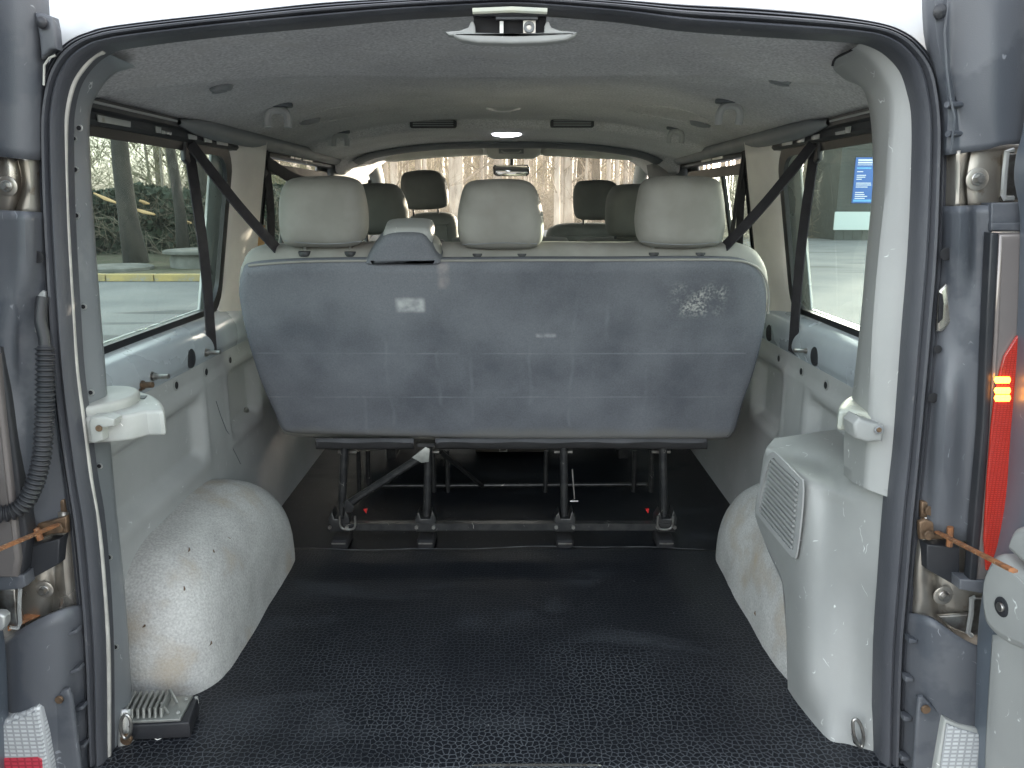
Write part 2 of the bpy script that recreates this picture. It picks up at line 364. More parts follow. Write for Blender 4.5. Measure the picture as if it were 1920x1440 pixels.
def spl(pts, k=5, closed=False):
    n = len(pts); out = []
    rng = range(n) if closed else range(n - 1)
    for i in rng:
        g = (lambda j: pts[j % n]) if closed else (lambda j: pts[max(0, min(n - 1, j))])
        for q in range(k): out.append(cr(g(i - 1), g(i), g(i + 1), g(i + 2), q / k))
    if not closed: out.append(pts[-1])
    return out
def patch(rows, ku=4, kv=4):
    r1 = [spl(r_, ku) for r_ in rows]; cols = [spl([r_[j] for r_ in r1], kv) for j in range(len(r1[0]))]
    return [[cols[j][i] for j in range(len(cols))] for i in range(len(cols[0]))]
def rr(x0, x1, z0, z1, r, n=5):
    """rounded rectangle in 2D"""
    out = []
    for cx, cz, a0 in ((x1 - r, z1 - r, 0), (x0 + r, z1 - r, 90), (x0 + r, z0 + r, 180), (x1 - r, z0 + r, 270)):
        for k in range(n + 1):
            a = R(a0 + 90 * k / n); out.append((cx + r * math.cos(a), cz + r * math.sin(a)))
    return out
def empty(name, loc, label=None, cat=None, group=None, kind=None):
    o = bpy.data.objects.new(name, None); COL.objects.link(o); o.location = loc; tag(o, label, cat, group, kind); return o
def tag(o, label=None, cat=None, group=None, kind=None):
    if label: o['label'] = label
    if cat: o['category'] = cat
    if group: o['group'] = group
    if kind: o['kind'] = kind
    return o
def copy_tree(o, parent=None):
    c = o.copy(); COL.objects.link(c); c.parent = parent
    for ch in list(o.children): copy_tree(ch, c)
    return c
B_ = V((0, -1, 0))
def plate(name, uv, Y, m, parent, th=.012, r=.004, k=0, bulge=0.0, nrm=B_):
    pts = [P(u, v, Y) for u, v in uv]
    if k: pts = spl(pts, k, True)
    return MB().slab(pts, nrm, th, r, bulge).build(name, m, parent)
def lab(o, t): o['label'] = t; return o

# ================================================================== LARGE STRUCTURE: the ground outside
GZ = -0.55
def ground_mat():
    m, nt, b = nmat('worn_asphalt'); co = coords(nt)
    base = mixc(nt, fac_noise(nt, co, .6, 5, .35, .65), (.145, .15, .152), (.185, .19, .19))
    base = mixmul(nt, base, fac_noise(nt, co, 60, 3, .3, .7), .3)
    st = coords(nt, (.25, 1.6, 1)); base = mixc(nt, math_(nt, 'MULTIPLY', fac_noise(nt, st, .9, 4, .60, .66), .55), base, (.045, .046, .047))
    nt.links.new(base, b.inputs['Base Color']); b.inputs['Roughness'].default_value = .95; b.inputs['Specular IOR Level'].default_value = .05
    n = N(nt, 'ShaderNodeTexNoise'); n.inputs['Scale'].default_value = 90; nt.links.new(co, n.inputs['Vector']); bump(nt, b, n.outputs['Fac'], .5, .01); return m
M_asph = ground_mat()
g = MB().grid([[V((x, y, GZ)) for x in (-300, -60, 60, 300)] for y in (-250, -20, 16.0, 60, 300)]).build('asphalt_ground', M_asph); tag(g, kind='structure')
M_grass = mat('damp_verge_soil_and_grass', (.05, .055, .025), .95, var=(.075, .065, .04), vs=2.2, grain=1.0, gs=20, fleck=.4, fs=60)
KX = 4.2                             # right end of the verge kerb
vg = MB()
vr_ = []
for j in range(41):
    y = 16.22 + j * 1.2
    vr_.append([V((-60 + i * 2.0 if i < 33 else 60, y, GZ + .13 + .05 * noise.noise(V((i * .7, j * .7, 0))) * min(1, j))) for i in range(34)])
vr_ = [[V((x, y, GZ + .125 + (0.06 * noise.noise(V((x * .4, y * .4, 0))) if y > 17 else 0))) for x in [-70 + 2.15 * i for i in range(35)]] for y in [16.2 + 1.3 * j for j in range(36)]]
g = vg.grid(vr_).build('grass_verge', M_grass); tag(g, kind='structure')
# right part of the lot ends further out
vr2 = [[V((x, y, GZ + .05 + .05 * noise.noise(V((x * .4, y * .4, 3))))) for x in [7.0 + 2.2 * i for i in range(30)]] for y in [34.8 + 1.3 * j for j in range(28)]]
g = MB().grid(vr2).build('leaf_litter_bank', mat('leaf_litter', (.13, .10, .06), .95, var=(.08, .065, .04), vs=3, fleck=.4, fs=40)); tag(g, kind='structure')
# yellow kerb of single stones
M_kerb = mat('yellow_painted_kerb', (.37, .285, .11), .8, var=(.28, .225, .11), vs=4, stain=(.24, .23, .20), ss=5, sl=(.58, .68), grain=.4, gs=30)
kb = empty('roadside_kerb', (0, 16.1, GZ)); tag(kb, kind='structure')
me = None
for i in range(26):
    x = -21.9 + i * 1.0
    if me is None:
        st_ = MB().box((-.49, 16.01, GZ), (.49, 16.19, GZ + .15)); o = st_.build('kerb_stone', M_kerb, kb); me = o.data
        bv = o.modifiers.new('edge', 'BEVEL'); bv.width = .015; bv.segments = 2; first = o
    else: o = first.copy(); COL.objects.link(o); o.parent = kb; o.name = 'kerb_stone'
    o.location = (x, random.uniform(-.01, .01), random.uniform(-.006, .004))
# slab and round well on the verge
pc = PZ(218, 501, GZ + .18)
ml = MB().disc(pc + V((0, 0, -.05)), (0, 0, 1), .78, .09, 28).build('concrete_slab', M_stone)
tag(ml, 'flat grey concrete disc lying on the grass behind the yellow kerb', 'manhole slab')
wc = PZ(385, 515, GZ + .12); wc.y = 18.2; wc.x = .02 + (385 - 960) / FOC * 18.2
wl_ = empty('concrete_well_ring', (wc.x, wc.y, GZ + .1), 'round grey concrete well with an overhanging lid on the verge', 'well')
MB().disc(wc * 1 - V((0, 0, wc.z - GZ - .05)), (0, 0, 1), .70, .40, 32).build('ring', M_stone, wl_)
MB().disc(V((wc.x, wc.y, GZ + .45)), (0, 0, 1), .84, .08, 32).build('lid', M_stone, wl_)

# ================================================================== THE VAN
VAN = empty('van', (0, 3.2, GZ), 'silver passenger van with open rear doors and grey interior', 'van')
def sx(z):                           # inner face of the side at height z
    return .88 - .17 * max(0, z - .757) if z > .757 else .88
SEAL = [(172,1560,208,1560),(163,1440,199,1440),(150,1200,195,1200),(132,1000,180,1000),(119,900,164,900),(103,800,151,800),(94,700,138,700),(85,600,131,600),
 (77,450,122,450),(72,350,118,350),(70.5,250,116,250),(73,200,118,205),(83,145,128,160),(100,105,146,128),(118,85,170,104),(140,70,197,89),(165,60,218,84),(200,50,250,79),(300,37,310,71),(433,23,433,57),
 (600,5,600,42),(740,-3,740,29),(873,-9,873,21),(960,-11,960,17),(1040,-9,1040,22),(1173,0,1173,34),(1280,8,1280,49),(1413,15,1413,59),(1547,27,1540,67),
 (1647,42,1610,72),(1697,60,1645,80),(1730,87,1675,98),(1760,133,1700,128),(1771,190,1714,170),(1775,267,1722,225),(1773,367,1720,340),(1770,480,1713,480),(1760,613,1702,613),
 (1747,747,1692,747),(1737,847,1684,847),(1727,960,1672,960),(1715,1093,1662,1093),(1704,1227,1653,1227),(1697,1440,1649,1440),(1690,1560,1646,1560)]
YS = 1.30
so_ = spl([P(a, b, YS) for a, b, c, d in SEAL], 4); si_ = spl([P(c, d, YS) for a, b, c, d in SEAL], 4)
# close along the sill so the seal is one loop
botL_o, botL_i = so_[0], si_[0]; botR_o, botR_i = so_[-1], si_[-1]
for k in range(1, 12):
    t = k / 12; s = math.sin(math.pi * t)
    so_.append(botR_o.lerp(botL_o, t) + V((0, 0, -.05 * min(1, s * 3)))); si_.append(botR_i.lerp(botL_i, t) + V((0, 0, -.02 * min(1, s * 3))))
prof = [(0, .03), (0, .004), (.03, -.004), (.09, -.007), (.14, -.001), (.17, .0), (.20, -.010), (.27, -.012), (.31, -.004), (.34, -.004), (.38, -.015), (.47, -.021), (.56, -.020), (.62, -.010), (.66, -.008), (.70, -.016), (.80, -.019), (.92, -.014), (1.0, .0), (1.01, .035)]
rows = []
for o_, i_ in zip(so_, si_):
    rows.append([o_.lerp(i_, f) + V((0, dy, 0)) for f, dy in prof])
rows.append(rows[0])
MB().grid(rows).build('door_seal', M_rubber, VAN, angle=35)

# painted body frame around the opening (corner posts and roof lip)
rows = []
for q, qi in zip(so_, si_):
    d = V((q.x, 0, q.z - .55)); 
    lo, hi = 0.0, 4.0
    for _ in range(30):
        md = (lo + hi) / 2; x = d.x * md; z = d.z * md
        if (abs(x) / .925) ** 8 + (abs(z) / .93) ** 8 < 1: lo = md
        else: hi = md
    e = V((d.x * lo, 0, .55 + d.z * lo)); s0 = q + (qi - q) * .25
    top = max(0, min(1, (q.z - 1.15) / .15))
    rows.append([V((s0.x, 1.325, s0.z)), V((q.x, 1.315, q.z)), V((q.x * .75 + e.x * .25, 1.318 + .01 * top, q.z * .75 + e.z * .25)),
                 V((q.x * .4 + e.x * .6, 1.322 + .035 * top, q.z * .4 + e.z * .6)), V((e.x, 1.335 + .075 * top, e.z)), V((e.x * 1.02, 1.40 + .1 * top, .55 + (e.z - .55) * 1.02))])
rows.append(rows[0])
MB().grid(rows).build('rear_body_frame', M_roof, VAN, angle=60)

# exterior shell: roof and the two sides, with real openings for the windows
def side_skin(s):
    mb = MB(); xo = lambda z: s * (sx(z) + .055 - (.03 if z < -.1 else 0))
    WIN = [(1.42, 2.34), (2.66, 3.58), (4.24, 4.72)]
    ys = [1.36, 1.42, 2.34, 2.66, 3.58, 4.24, 4.72, 5.3, 6.2]
    zs = [-.32, 0, .35, .757, 1.228, 1.32]
    for i in range(len(ys) - 1):
        for j in range(len(zs) - 1):
            if zs[j] == .757 and any(abs(ys[i] - a) < .01 for a, b in WIN): continue
            if ys[i] >= 5.3 and zs[j] > .6: continue
            if ys[i] == 4.72 and zs[j] > 1.0: continue
            z0, z1 = zs[j], zs[j + 1]
            mb.add([(xo(z0), ys[i], z0), (xo(z0), ys[i + 1], z0), (xo(z1), ys[i + 1], z1), (xo(z1), ys[i], z1)], [(0, 1, 2, 3)])
    return mb.build('outer_side_panel', M_silver, VAN, angle=30, solid=.012, off=0)
side_skin(-1); side_skin(1)
rf = [[V((x, y, 1.47 - .15 * abs(x / .87) ** 3 - (.12 * ((y - 4.3) / 1.0) ** 2 if y > 4.3 else 0) - (.05 if y < 1.45 else 0))) for x in [-.87 + .087 * i for i in range(21)]] for y in (1.40, 1.5, 1.8, 2.5, 3.3, 4.3, 4.7)]
MB().grid(rf).build('roof', M_roof, VAN, angle=0, solid=.01)
# front end: bonnet and nose so that the van is whole from outside
MB().slab([V((-.9, y, z)) for y, z in ((5.25, .78), (5.9, .62), (6.15, .35), (6.2, -.3), (5.0, -.3), (5.0, .78))], (-1, 0, 0), -1.8 * -1, .02).build('bonnet', M_silver, VAN)
for yy in (1.98, 5.45):
    for s in (-1, 1):
        wh = MB(); c = V((s * .93, yy, GZ + .33))
        wh.tube([c - V((s * .22, 0, 0)), c], .33, 32); o = wh.build('wheel', M_black, VAN)
        MB().disc(c, (s, 0, 0), .22, .02, 24, -.01).build('hub_cap', M_silver, o)

# ---- headliner
def arch(x): return 1.375 - .105 * (abs(x) / .78) ** 3
def kf(y, ks):
    for (a, za), (b, zb) in zip(ks, ks[1:]):
        if y <= b:
            t = max(0, (y - a) / (b - a)); t = t * t * (3 - 2 * t); return za + (zb - za) * t
    return ks[-1][1]
def hz(x, y):
    yc = 1.95 - .27 * (min(abs(x), .78) / .61) ** 2; e = 1 - .55 * min(1, (abs(x) / .78) ** 4)
    if y < yc: d = .016 - .024 * max(0, (y - 1.32) / max(.05, (yc - 1.32)))
    else: d = kf(y, [(yc, -.008), (yc + .05, .010), (2.9, .008), (3.05, .008), (3.10, -.024), (3.6, -.03), (3.70, -.046), (3.78, -.046), (3.92, .015), (4.5, .0)])
    for du, dv, dr in DIMP:
        rr_ = ((x - du) ** 2 + (y - dv) ** 2) ** .5
        if rr_ < dr: d += .007 * (math.cos(math.pi * rr_ / dr) + 1) * .5
    return arch(x) + d * e - (.06 * max(0, (abs(x) - .6) / .2) ** 2 if y > 3.6 else 0)
def onceil(u, v):
    z = 1.375; 
    for _ in range(12):
        q = PZ(u, v, z); z = arch(q.x) + .0
    return q
DIMP = []
for u, v in ((350, 100), (702, 86), (1480, 86)):
    q = onceil(u, v); DIMP.append((q.x, q.y, .05))
ysn = [1.325, 1.34] + [1.36 + .022 * i for i in range(42)] + [2.3 + .1 * i for i in range(8)] + [3.03, 3.05, 3.06, 3.07, 3.08, 3.09, 3.1, 3.12, 3.2, 3.3, 3.4, 3.5, 3.6, 3.63, 3.66, 3.7, 3.74, 3.78, 3.82, 3.86, 3.9, 4.0, 4.2, 4.45]
xsn = [-.78 + .78 * 2 * i / 64 for i in range(65)]
HEAD = MB().grid([[V((x, y, hz(x, y))) for x in xsn] for y in ysn]).build('headliner', M_head, VAN, angle=50, solid=.008, off=0)
# ceiling fittings
def U_hook(u, v, wpx, hpx, lean, m=M_dtrim):
    q = onceil(u, v - hpx * .5); Y = q.y
    f = (Y) / ray(u, v).y / FOC
    hw, hh = wpx * f / 2, hpx * f
    c = V((q.x, Y, hz(q.x, Y) - .010)); pts = [V((-hw, 0, -hh)), V((-hw, 0, -hh * .45)), V((-hw * .55, 0, -hh * .08)), V((hw * .55, 0, -hh * .08)), V((hw, 0, -hh * .45)), V((hw, 0, -hh))]
    pts = [c + V((p.x, lean * p.z, p.z)) for p in spl(pts, 4)]
    o = MB().tube(pts, hw * .40, 8).build('ceiling_hook', m, VAN)
    MB().slab([c + V((x, y, .004)) for x, y in rr(-hw * 1.5, hw * 1.5, -hw * .9, hw * .9, hw * .8)], (0, 0, -1), .012, .003).build('hook_base', M_dash, o)
    return o
for a in ((520, 220, 38, 34, .2), (638, 262, 24, 22, .2), (1370, 212, 38, 34, -.2), (1268, 254, 24, 22, -.2)): U_hook(*a)
for u, v in ((412, 176), (578, 235), (1465, 160), (1316, 240)):
    q = onceil(u, v - 6); k = q.y / 1.8 * .9
    pts = [V((q.x + .026 * k * math.cos(t) , q.y + .03 * math.sin(t), hz(q.x, q.y) - .012)) for t in [2 * math.pi * i / 16 for i in range(16)]]
    MB().slab(pts, (0.3 if u > 960 else -.3, -.4, -1), .03, .008, .006).build('ceiling_peg', M_hplast, VAN)
def ring_disc(u, v, r, m=M_hplast, name='speaker_cover'):
    q = onceil(u, v); 
    pts = [V((q.x + r * math.cos(t), q.y + r * math.sin(t), 0)) for t in [2 * math.pi * i / 36 for i in range(36)]]
    pts = [V((p.x, p.y, hz(p.x, min(p.y, 3.0)) - .004)) for p in pts]
    return MB().tube(pts + [pts[0]], .0022, 6, False).build(name, M_head, VAN)
ring_disc(640, 214, .125); ring_disc(1252, 214, .125); 
def vent(u0, u1, v0, v1):
    Y = 3.046; a, b = P(u0, v0, Y), P(u1, v1, Y)
    pts = [V((x, Y, z)) for x, z in rr(a.x, b.x, b.z, a.z, .008)]
    o = MB().slab(pts, B_, .02, .003).build('ceiling_vent', M_black, VAN)
    for k in range(3):
        z = b.z + (a.z - b.z) * (k + .8) / 3.6
        MB().box((a.x + .012, Y - .006, z), (b.x - .012, Y, z + .004)).build('louvre', M_hplast, o)
vent(768, 856, 225, 240); vent(1032, 1114, 224, 239); 
rows = [[V((x, y, hz(x, y) - .0085)) for x in [-.70 + .035 * i for i in range(41)]] for y in (3.61, 3.64, 3.67, 3.70, 3.73, 3.76, 3.79)]
MB().grid(rows).build('header_trim', M_dash, VAN, angle=0, solid=.003, off=0)
# dome lamps
q = onceil(944, 206); c = V((q.x, q.y, hz(q.x, q.y) - .002))
o = MB().slab([c + V((x, y, 0)) for x, y in rr(-.085, .085, -.06, .06, .03)], (0, 0, -1), .01, .004).build('dome_lamp', M_hplast, VAN)
MB().slab([c + V((x, y, -.001)) for x, y in rr(-.06, .06, -.045, .045, .02)], (0, 0, -1), .008, .003, .012).build('lens', mat('dull_lens', (.42, .42, .42), .25), o)
c = P(950, 246, 3.3); c.z = hz(c.x, 3.3) - .003
o = MB().slab([c + V((x, y, 0)) for x, y in rr(-.10, .10, -.07, .07, .03)], (0, 0, -1), .012, .004).build('dome_lamp', M_hplast, VAN)
lab(o, 'lit white dome lamp')
MB().slab([c + V((x, y, -.004)) for x, y in rr(-.06, .06, -.05, .05, .03)], (0, 0, -1), .010, .004, .010).build('lens', M_dome, o)
# front header: visors, console, mirror
def visor(uv, name='sun_visor'):
    pts = spl([P(u, v, 4.33) for u, v in uv], 4, True)
    return MB().slab(pts, B_, .03, .012, .004).build(name, M_visor, VAN)
visor([(722, 282), (770, 277), (860, 274), (900, 276), (906, 283), (903, 291), (875, 292), (800, 297), (740, 303), (722, 302), (716, 294)])
visor([(1198, 282), (1150, 276), (1060, 273), (1020, 275), (1014, 282), (1018, 291), (1045, 293), (1120, 297), (1180, 300), (1198, 298), (1203, 291)])
o = plate('roof_console', [(900, 268), (912, 276), (912, 292), (925, 297), (1000, 297), (1012, 290), (1016, 276), (1022, 268)], 4.28, M_visor, VAN, .08, .01)
plate('reading_lamp', [(935, 279), (982, 279), (982, 288), (935, 288)], 4.27, M_hplast, o, .012, .003)
MB().tube([P(940, 283, 4.255), P(945, 286, 4.25), P(972, 286, 4.25), P(977, 283, 4.255)], .004, 6).build('grab_loop', M_white, o)
hd = [[V((x, 4.36, arch(x) + .02)), V((x, 4.44, 1.352 - .02 * (x / .7) ** 2)), V((x, 4.50, 1.335 - .03 * (x / .7) ** 4))] for x in [-.74 + .074 * i for i in range(21)]]
MB().grid(hd).build('windscreen_header', M_visor, VAN, solid=.02)
MB().tube([P(960, 296, 4.52), P(959, 315, 4.50)], .012, 8).build('mirror_stalk', M_black, VAN)
mp_ = [P(u, v, 4.46) for u, v in ((927, 309), (990, 309), (993, 313), (993, 325), (988, 330), (930, 330), (925, 326), (924, 313))]
mo = MB().slab(mp_, B_, .03, .006).build('rear_view_mirror', M_black, VAN)
m_, nt_, b_ = nmat('mirror_silvering'); b_.inputs['Metallic'].default_value = 1; b_.inputs['Roughness'].default_value = .05; b_.inputs['Base Color'].default_value = (.7, .7, .68, 1)
cm = sum(mp_, V()) / 8
MB().slab([cm + (p - cm) * .9 + V((0, -.0015, 0)) for p in mp_], V((.03, -1, .10)), .002, .0005).build('mirror_glass', m_, mo)

# ---- side walls inside
def wall(s):
    nm = 'left' if s < 0 else 'right'
    # metallic beam under the window
    bp = [(.879, .756), (.874, .748), (.862, .742), (.846, .732), (.836, .715), (.832, .695), (.833, .665), (.842, .640), (.845, .60)]
    ys = [1.40 + .1 * i for i in range(36)]
    rows = [[V((s * (x + .0015 * noise.noise(V((y * 3, z * 9, s)))), y, z)) for x, z in spl([V((a, b, 0)) for a, b in bp], 3) for x, z in [(0, 0)]] for y in ys] if False else \
           [[V((s * (p.x + .0012 * noise.noise(V((y * 3, p.y * 9, s)))), y, p.y)) for p in spl([V((a, b, 0)) for a, b in bp], 4)] for y in ys]
    MB().grid(rows).build('window_beam', M_beam, VAN, angle=0, solid=.004)
    # trim panel with two recesses
    REC = [(1.46, 2.05, .375, .565, .030), (2.245, 2.52, .375, .585, .034)]
    def off(y, z):
        d = 0
        for y0, y1, z0, z1, dp in REC:
            if y0 < 1.5: z1_ = z1 - .02 * (2.05 - y)
            else: z1_ = z1
            qx = min(y - y0, y1 - y); qz = min(z - z0, z1_ - z)
            r = .045; q = -1
            if qx > 0 and qz > 0:
                q = r - math.hypot(max(0, r - qx), max(0, r - qz)) if (qx < r and qz < r) else min(qx, qz)
            if q > 0:
                t = min(1, q / .028); d = max(d, dp * t * t * (3 - 2 * t))
            elif qx > -.03 and qz > -.03: 
                e_ = max(0, 1 - max(-qx, -qz, 0) / .03); d -= .004 * math.sin(math.pi * e_)
        d += .010 * math.exp(-((z - .585) / .006) ** 2) * 0
        if z > .60: d += .006
        return d
    ys = [1.38 + .0125 * i for i in range(105)] + [2.75 + .1 * i for i in range(18)]
    zs = [-.01 + .0125 * i for i in range(52)]
    def topz(y): return .643 + (.0 if abs(y - 2.13) > .06 else 0) 
    rows = [[V((s * (.832 + off(y, z) * (1 if y < 2.7 else 0) - .015 * max(0, (.25 - z) / .25) ** 2), y, min(z, .6425))) for z in zs + [.6425]] for y in ys]
    for r_ in rows: r_.append(r_[-1] + V((s * .02, 0, -.002)))
    o = MB().grid(rows).build('side_trim_panel', M_dtrim, VAN, angle=55); lab(o, nm + ' grey plastic wall trim')
    # oval holes along the top flange
    uvs = ((330, 722), (386, 697), (431, 675)) if s < 0 else ((1549, 722), (1503, 696), (1461, 672))
    for u, v in uvs:
        q = PX(u, v, s * .836)
        MB().disc(q, (-s, 0, 0), .0145, .002, 18, sy=.9).build('trim_bush', M_trim, o); MB().disc(q + V((-s * .0018, -.002, 0)), (-s, 0, 0), .0095, .0012, 14).build('bush_hole', M_dark, o)
    uvb = ((360, 672), ) if s < 0 else ((1526, 668), (1441, 624))
    for u, v in uvb:
        q = PX(u, v, s * .829)
        pts = [q + V((0, .026 * math.cos(t), .026 * math.sin(t))) for t in [2 * math.pi * k / 18 for k in range(18)]]
        MB().slab(pts, (-s, 0, 0), .006, .002, .002).build('rubber_plug', M_black, VAN)
    if s < 0:
        q = PX(460, 772, -.866); MB().disc(q, (1, -.2, 0), .016, .006, 16, .003).build('screw_cap', M_bolt, o)
wall(-1); wall(1)

# windows: glass pane, black frame
def window(s, y0, y1, z0, z1, r, nm, name='side_window', fw=.036, split=None):
    x_ = lambda z: s * (sx(z) + .008)
    out = [V((x_(z), y, z)) for y, z in rr(y0, y1, z0, z1, r, 7)]
    inn = [V((x_(z), y, z)) for y, z in rr(y0 + fw, y1 - fw, z0 + fw, z1 - fw, r * .8, 7)]
    n = V((-s, 0, -.17 * 1)).normalized()
    W = empty(name, (0, 0, 0)); W.parent = VAN; W.location = V((x_(z0), y0, z0)) - VAN.location; lab(W, nm)
    fr = MB(); fr.grid([out, [p + n * .012 for p in out], [p + n * .012 for p in inn], inn, out], True); fr.build('window_frame', M_gloss, W, angle=30)
    gl_ = [V((x_(z), y, z)) for y, z in rr(y0 + fw * .5, y1 - fw * .5, z0 + fw * .5, z1 - fw * .5, r * .9, 7)]
    MB().slab([p + n * .004 for p in gl_], n, .004, .001, back=True).build('glass_pane', M_glass, W)
    if split:
        q0, q1 = V((x_(z0), split, z0 + fw)), V((x_(z1), split, z1 - fw)); MB().tube([q0, q1], .011, 6).build('glazing_bar', M_gloss, W)
    return W
for s, nm in ((-1, 'left'), (1, 'right')):
    window(s, 1.40, 2.36, .735, 1.24, .10, 'rear %s side window' % nm)
    window(s, 2.64, 3.60, .745, 1.205, .09, 'middle %s sliding window' % nm, split=2.98)
    window(s, 4.20, 4.76, .745, 1.20, .10, '%s front door window' % nm, 'door_window')
    # posts
    def post(y0, y1, m, name, bow=.018, z0=.64, z1=1.262, txt=None):
        rows = []
        for k in range(15):
            z = z0 + (z1 - z0) * k / 14; fl = .03 * max(0, (abs(z - 1.0) - .16) / .12) ** 2
            fl = min(fl, .03)
            ys = [y0 - fl, y0 - fl + .004, y0 + .02, y0 + (y1 - y0) * .3, (y0 + y1) / 2, y0 + (y1 - y0) * .7, y1 - .02, y1 + fl]
            dx = [-.012, .0, bow * .5, bow * .9, bow * 1.4, bow * 1.9, bow * 2.2, -.012]
            rows.append([V((s * (sx(z) - d), y, z)) for y, d in zip(ys, dx)])
        o = MB().grid(rows).build(name, m, VAN, angle=50, solid=.01, off=0)
        if txt: lab(o, txt)
    post(2.355, 2.55, M_cpil, 'window_post', txt='%s silver post behind rear window' % nm)
    post(3.62, 4.20, M_dash, 'door_post', bow=.03)
    post(2.585, 2.64, M_rail, 'track_post', bow=.012, z1=1.232)
    # dark upper rail over the windows, with bright cut-outs
    rl = MB(); n = V((-s, 0, -.2)).normalized()
    rows = [[V((s * (.800 + .012), y, 1.222)), V((s * .792, y, 1.225)), V((s * .788, y, 1.232)), V((s * .790, y, 1.248)), V((s * .780, y, 1.254)), V((s * .778, y, 1.272)), V((s * .772, y, 1.278)), V((s * .775, y, 1.30))] for y in [1.36 + .1 * i for i in range(34)]]
    RAIL = rl.grid(rows).build('upper_window_rail', M_rail, VAN, angle=30, solid=.004)
    MB().tube([V((s * .775, 1.40, 1.2625)), V((s * .775, 1.92, 1.2635))], .0028, 6).build('rail_edge', M_dtrim, VAN)
    for (ya, yb, h) in ((1.46, 1.50, .010), (1.57, 1.70, .013), (1.82, 1.845, .014), (1.85, 1.90, .008), (2.0, 2.05, .012), (2.10, 2.15, .014), (2.19, 2.27, .012), (2.90, 3.05, .014), (3.07, 3.22, .012)):
        z0 = 1.228 + .001; z1 = z0 + h
        MB().slab([V((s * .782, ya, z0)), V((s * .782, yb, z0 + .001)), V((s * .782, yb + .004, z1)), V((s * .782, ya, z1))], (-s, -.3, 0), .003, .0005).build('bare_metal_slot', M_silver, RAIL)
    # plastic cover tube forward of the belt anchor
    cv = []
    for i in range(18):
        y = 1.93 + i * .11
        t = min(1, (i + .2) / 1.5); rad = .024 * t + .004
        cv.append([V((s * (.775 + .9 * rad * math.cos(a)), y, 1.262 + rad * .9 * math.sin(a))) for a in [2 * math.pi * k / 14 for k in range(14)]])
    MB().grid(cv, True).build('rail_cover', M_hplast, VAN)

# floor pan, sill, front footwell
MB().box((-.86, 1.34, -.035), (.86, 5.1, -.004)).build('floor_pan', M_dark, VAN)
fr_ = [[V((x, y, .0)) for x in (-.83, -.4, 0, .4, .83)] for y in (2.22, 2.6, 3.2, 4.2, 5.0)]
MB().grid(fr_).build('cabin_floor_covering', M_floor, VAN)
MB().box((-.80, 1.262, -.16), (.80, 1.338, -.008)).build('rear_sill', M_clad, VAN)
st_pts = spl([P(u, v, 1.285) for u, v in ((868, 1443), (885, 1434), (920, 1431), (1100, 1431), (1130, 1435), (1148, 1443), (1148, 1470), (868, 1470))], 3, True)
MB().slab(st_pts, (0, -.6, 1), .012, .003).build('latch_striker_plate', M_bolt, VAN)
# engine-side bulkhead / dashboard / windscreen
MB().slab([V((-.86, y, z)) for y, z in ((4.78, .84), (4.95, .90), (5.30, .88), (5.30, .1), (4.95, .1), (4.80, .45))], (-1, 0, 0), -1.72 * -1, .02).build('dashboard', M_dash, VAN)
wsr = [[V((x, 4.50 + .8 * t + .0 * x, 1.335 - .035 * (x / .72) ** 4 * (1 - t) - .45 * t)) for x in [(-.72 - .10 * t) * (1 - 2 * i / 16) for i in range(17)]] for t in [k / 6 for k in range(7)]]
MB().grid(wsr).build('windscreen', M_wind, VAN, angle=0)
for s in (-1, 1):
    pts = [V((s * .755, 4.40, 1.30)), V((s * .765, 4.60, 1.22)), V((s * .80, 4.95, 1.05)), V((s * .84, 5.28, .86))]
    MB().tube(spl(pts, 4), .042, 10).build('windscreen_post', M_dtrim, VAN)
    MB().slab([V((s * .80, y, z)) for y, z in ((3.95, 1.20), (4.5, 1.20), (4.5, 1.30), (3.95, 1.30))], (-s, 0, 0), .02, .004).build('door_header', M_rail, VAN)
# steering wheel behind the driver
stp = [V((-.42 + .19 * math.cos(t), 4.62 + .07 * math.sin(t), .78 + .17 * math.sin(t))) for t in [2 * math.pi * k / 32 for k in range(33)]]
MB().tube(stp, .014, 8, False).build('steering_wheel', M_black, VAN)

# ---- left rear pillar: bare flange + dark painted pillar
cream = [(190, 95), (172, 104), (152, 125), (133, 155), (121, 200), (117, 250), (117.5, 350), (122, 450), (131, 600), (138.5, 700), (152, 800), (165, 900), (181, 1000), (190, 1100), (197, 1200), (199, 1300), (199.5, 1440), (204, 1560)]
cp = spl([P(u + 4, v, 1.312) for u, v in cream], 5)
MB().tube(cp, .0052, 8, sq=(1, 1)).build('bare_metal_flange', M_cream, VAN)
inner = [(250, 122), (222, 128), (205, 140), (188, 158), (168, 195), (163, 245), (167, 350), (174, 450), (185.5, 600), (194, 700), (201, 800), (209, 900), (219, 1000), (229, 1100), (237, 1200), (244, 1300), (258, 1400), (268, 1560)]
A = [P(u + 3, v, 1.318) for u, v in cream]; Bq = [P(u, v, 1.395) for u, v in inner]
rows = []
for a, b in zip(A, Bq):
    c = b + V((-.006, .02, 0)); d = V((b.x - .07, b.y + .08, b.z))
    rows.append([a + V((-.004, .02, 0)), a, a.lerp(b, .25) + V((0, -.004, 0)), a.lerp(b, .5) + V((0, -.004, 0)), a.lerp(b, .8) + V((0, -.002, 0)), b, c, d])
rows = [r_ for r_ in [list(t) for t in zip(*[spl([r_[j] for r_ in rows], 5) for j in range(8)])]]
PIL = MB().grid(rows).build('rear_pillar', M_pillar, VAN, angle=38); lab(PIL, 'left bare grey metal rear pillar with bolt holes')
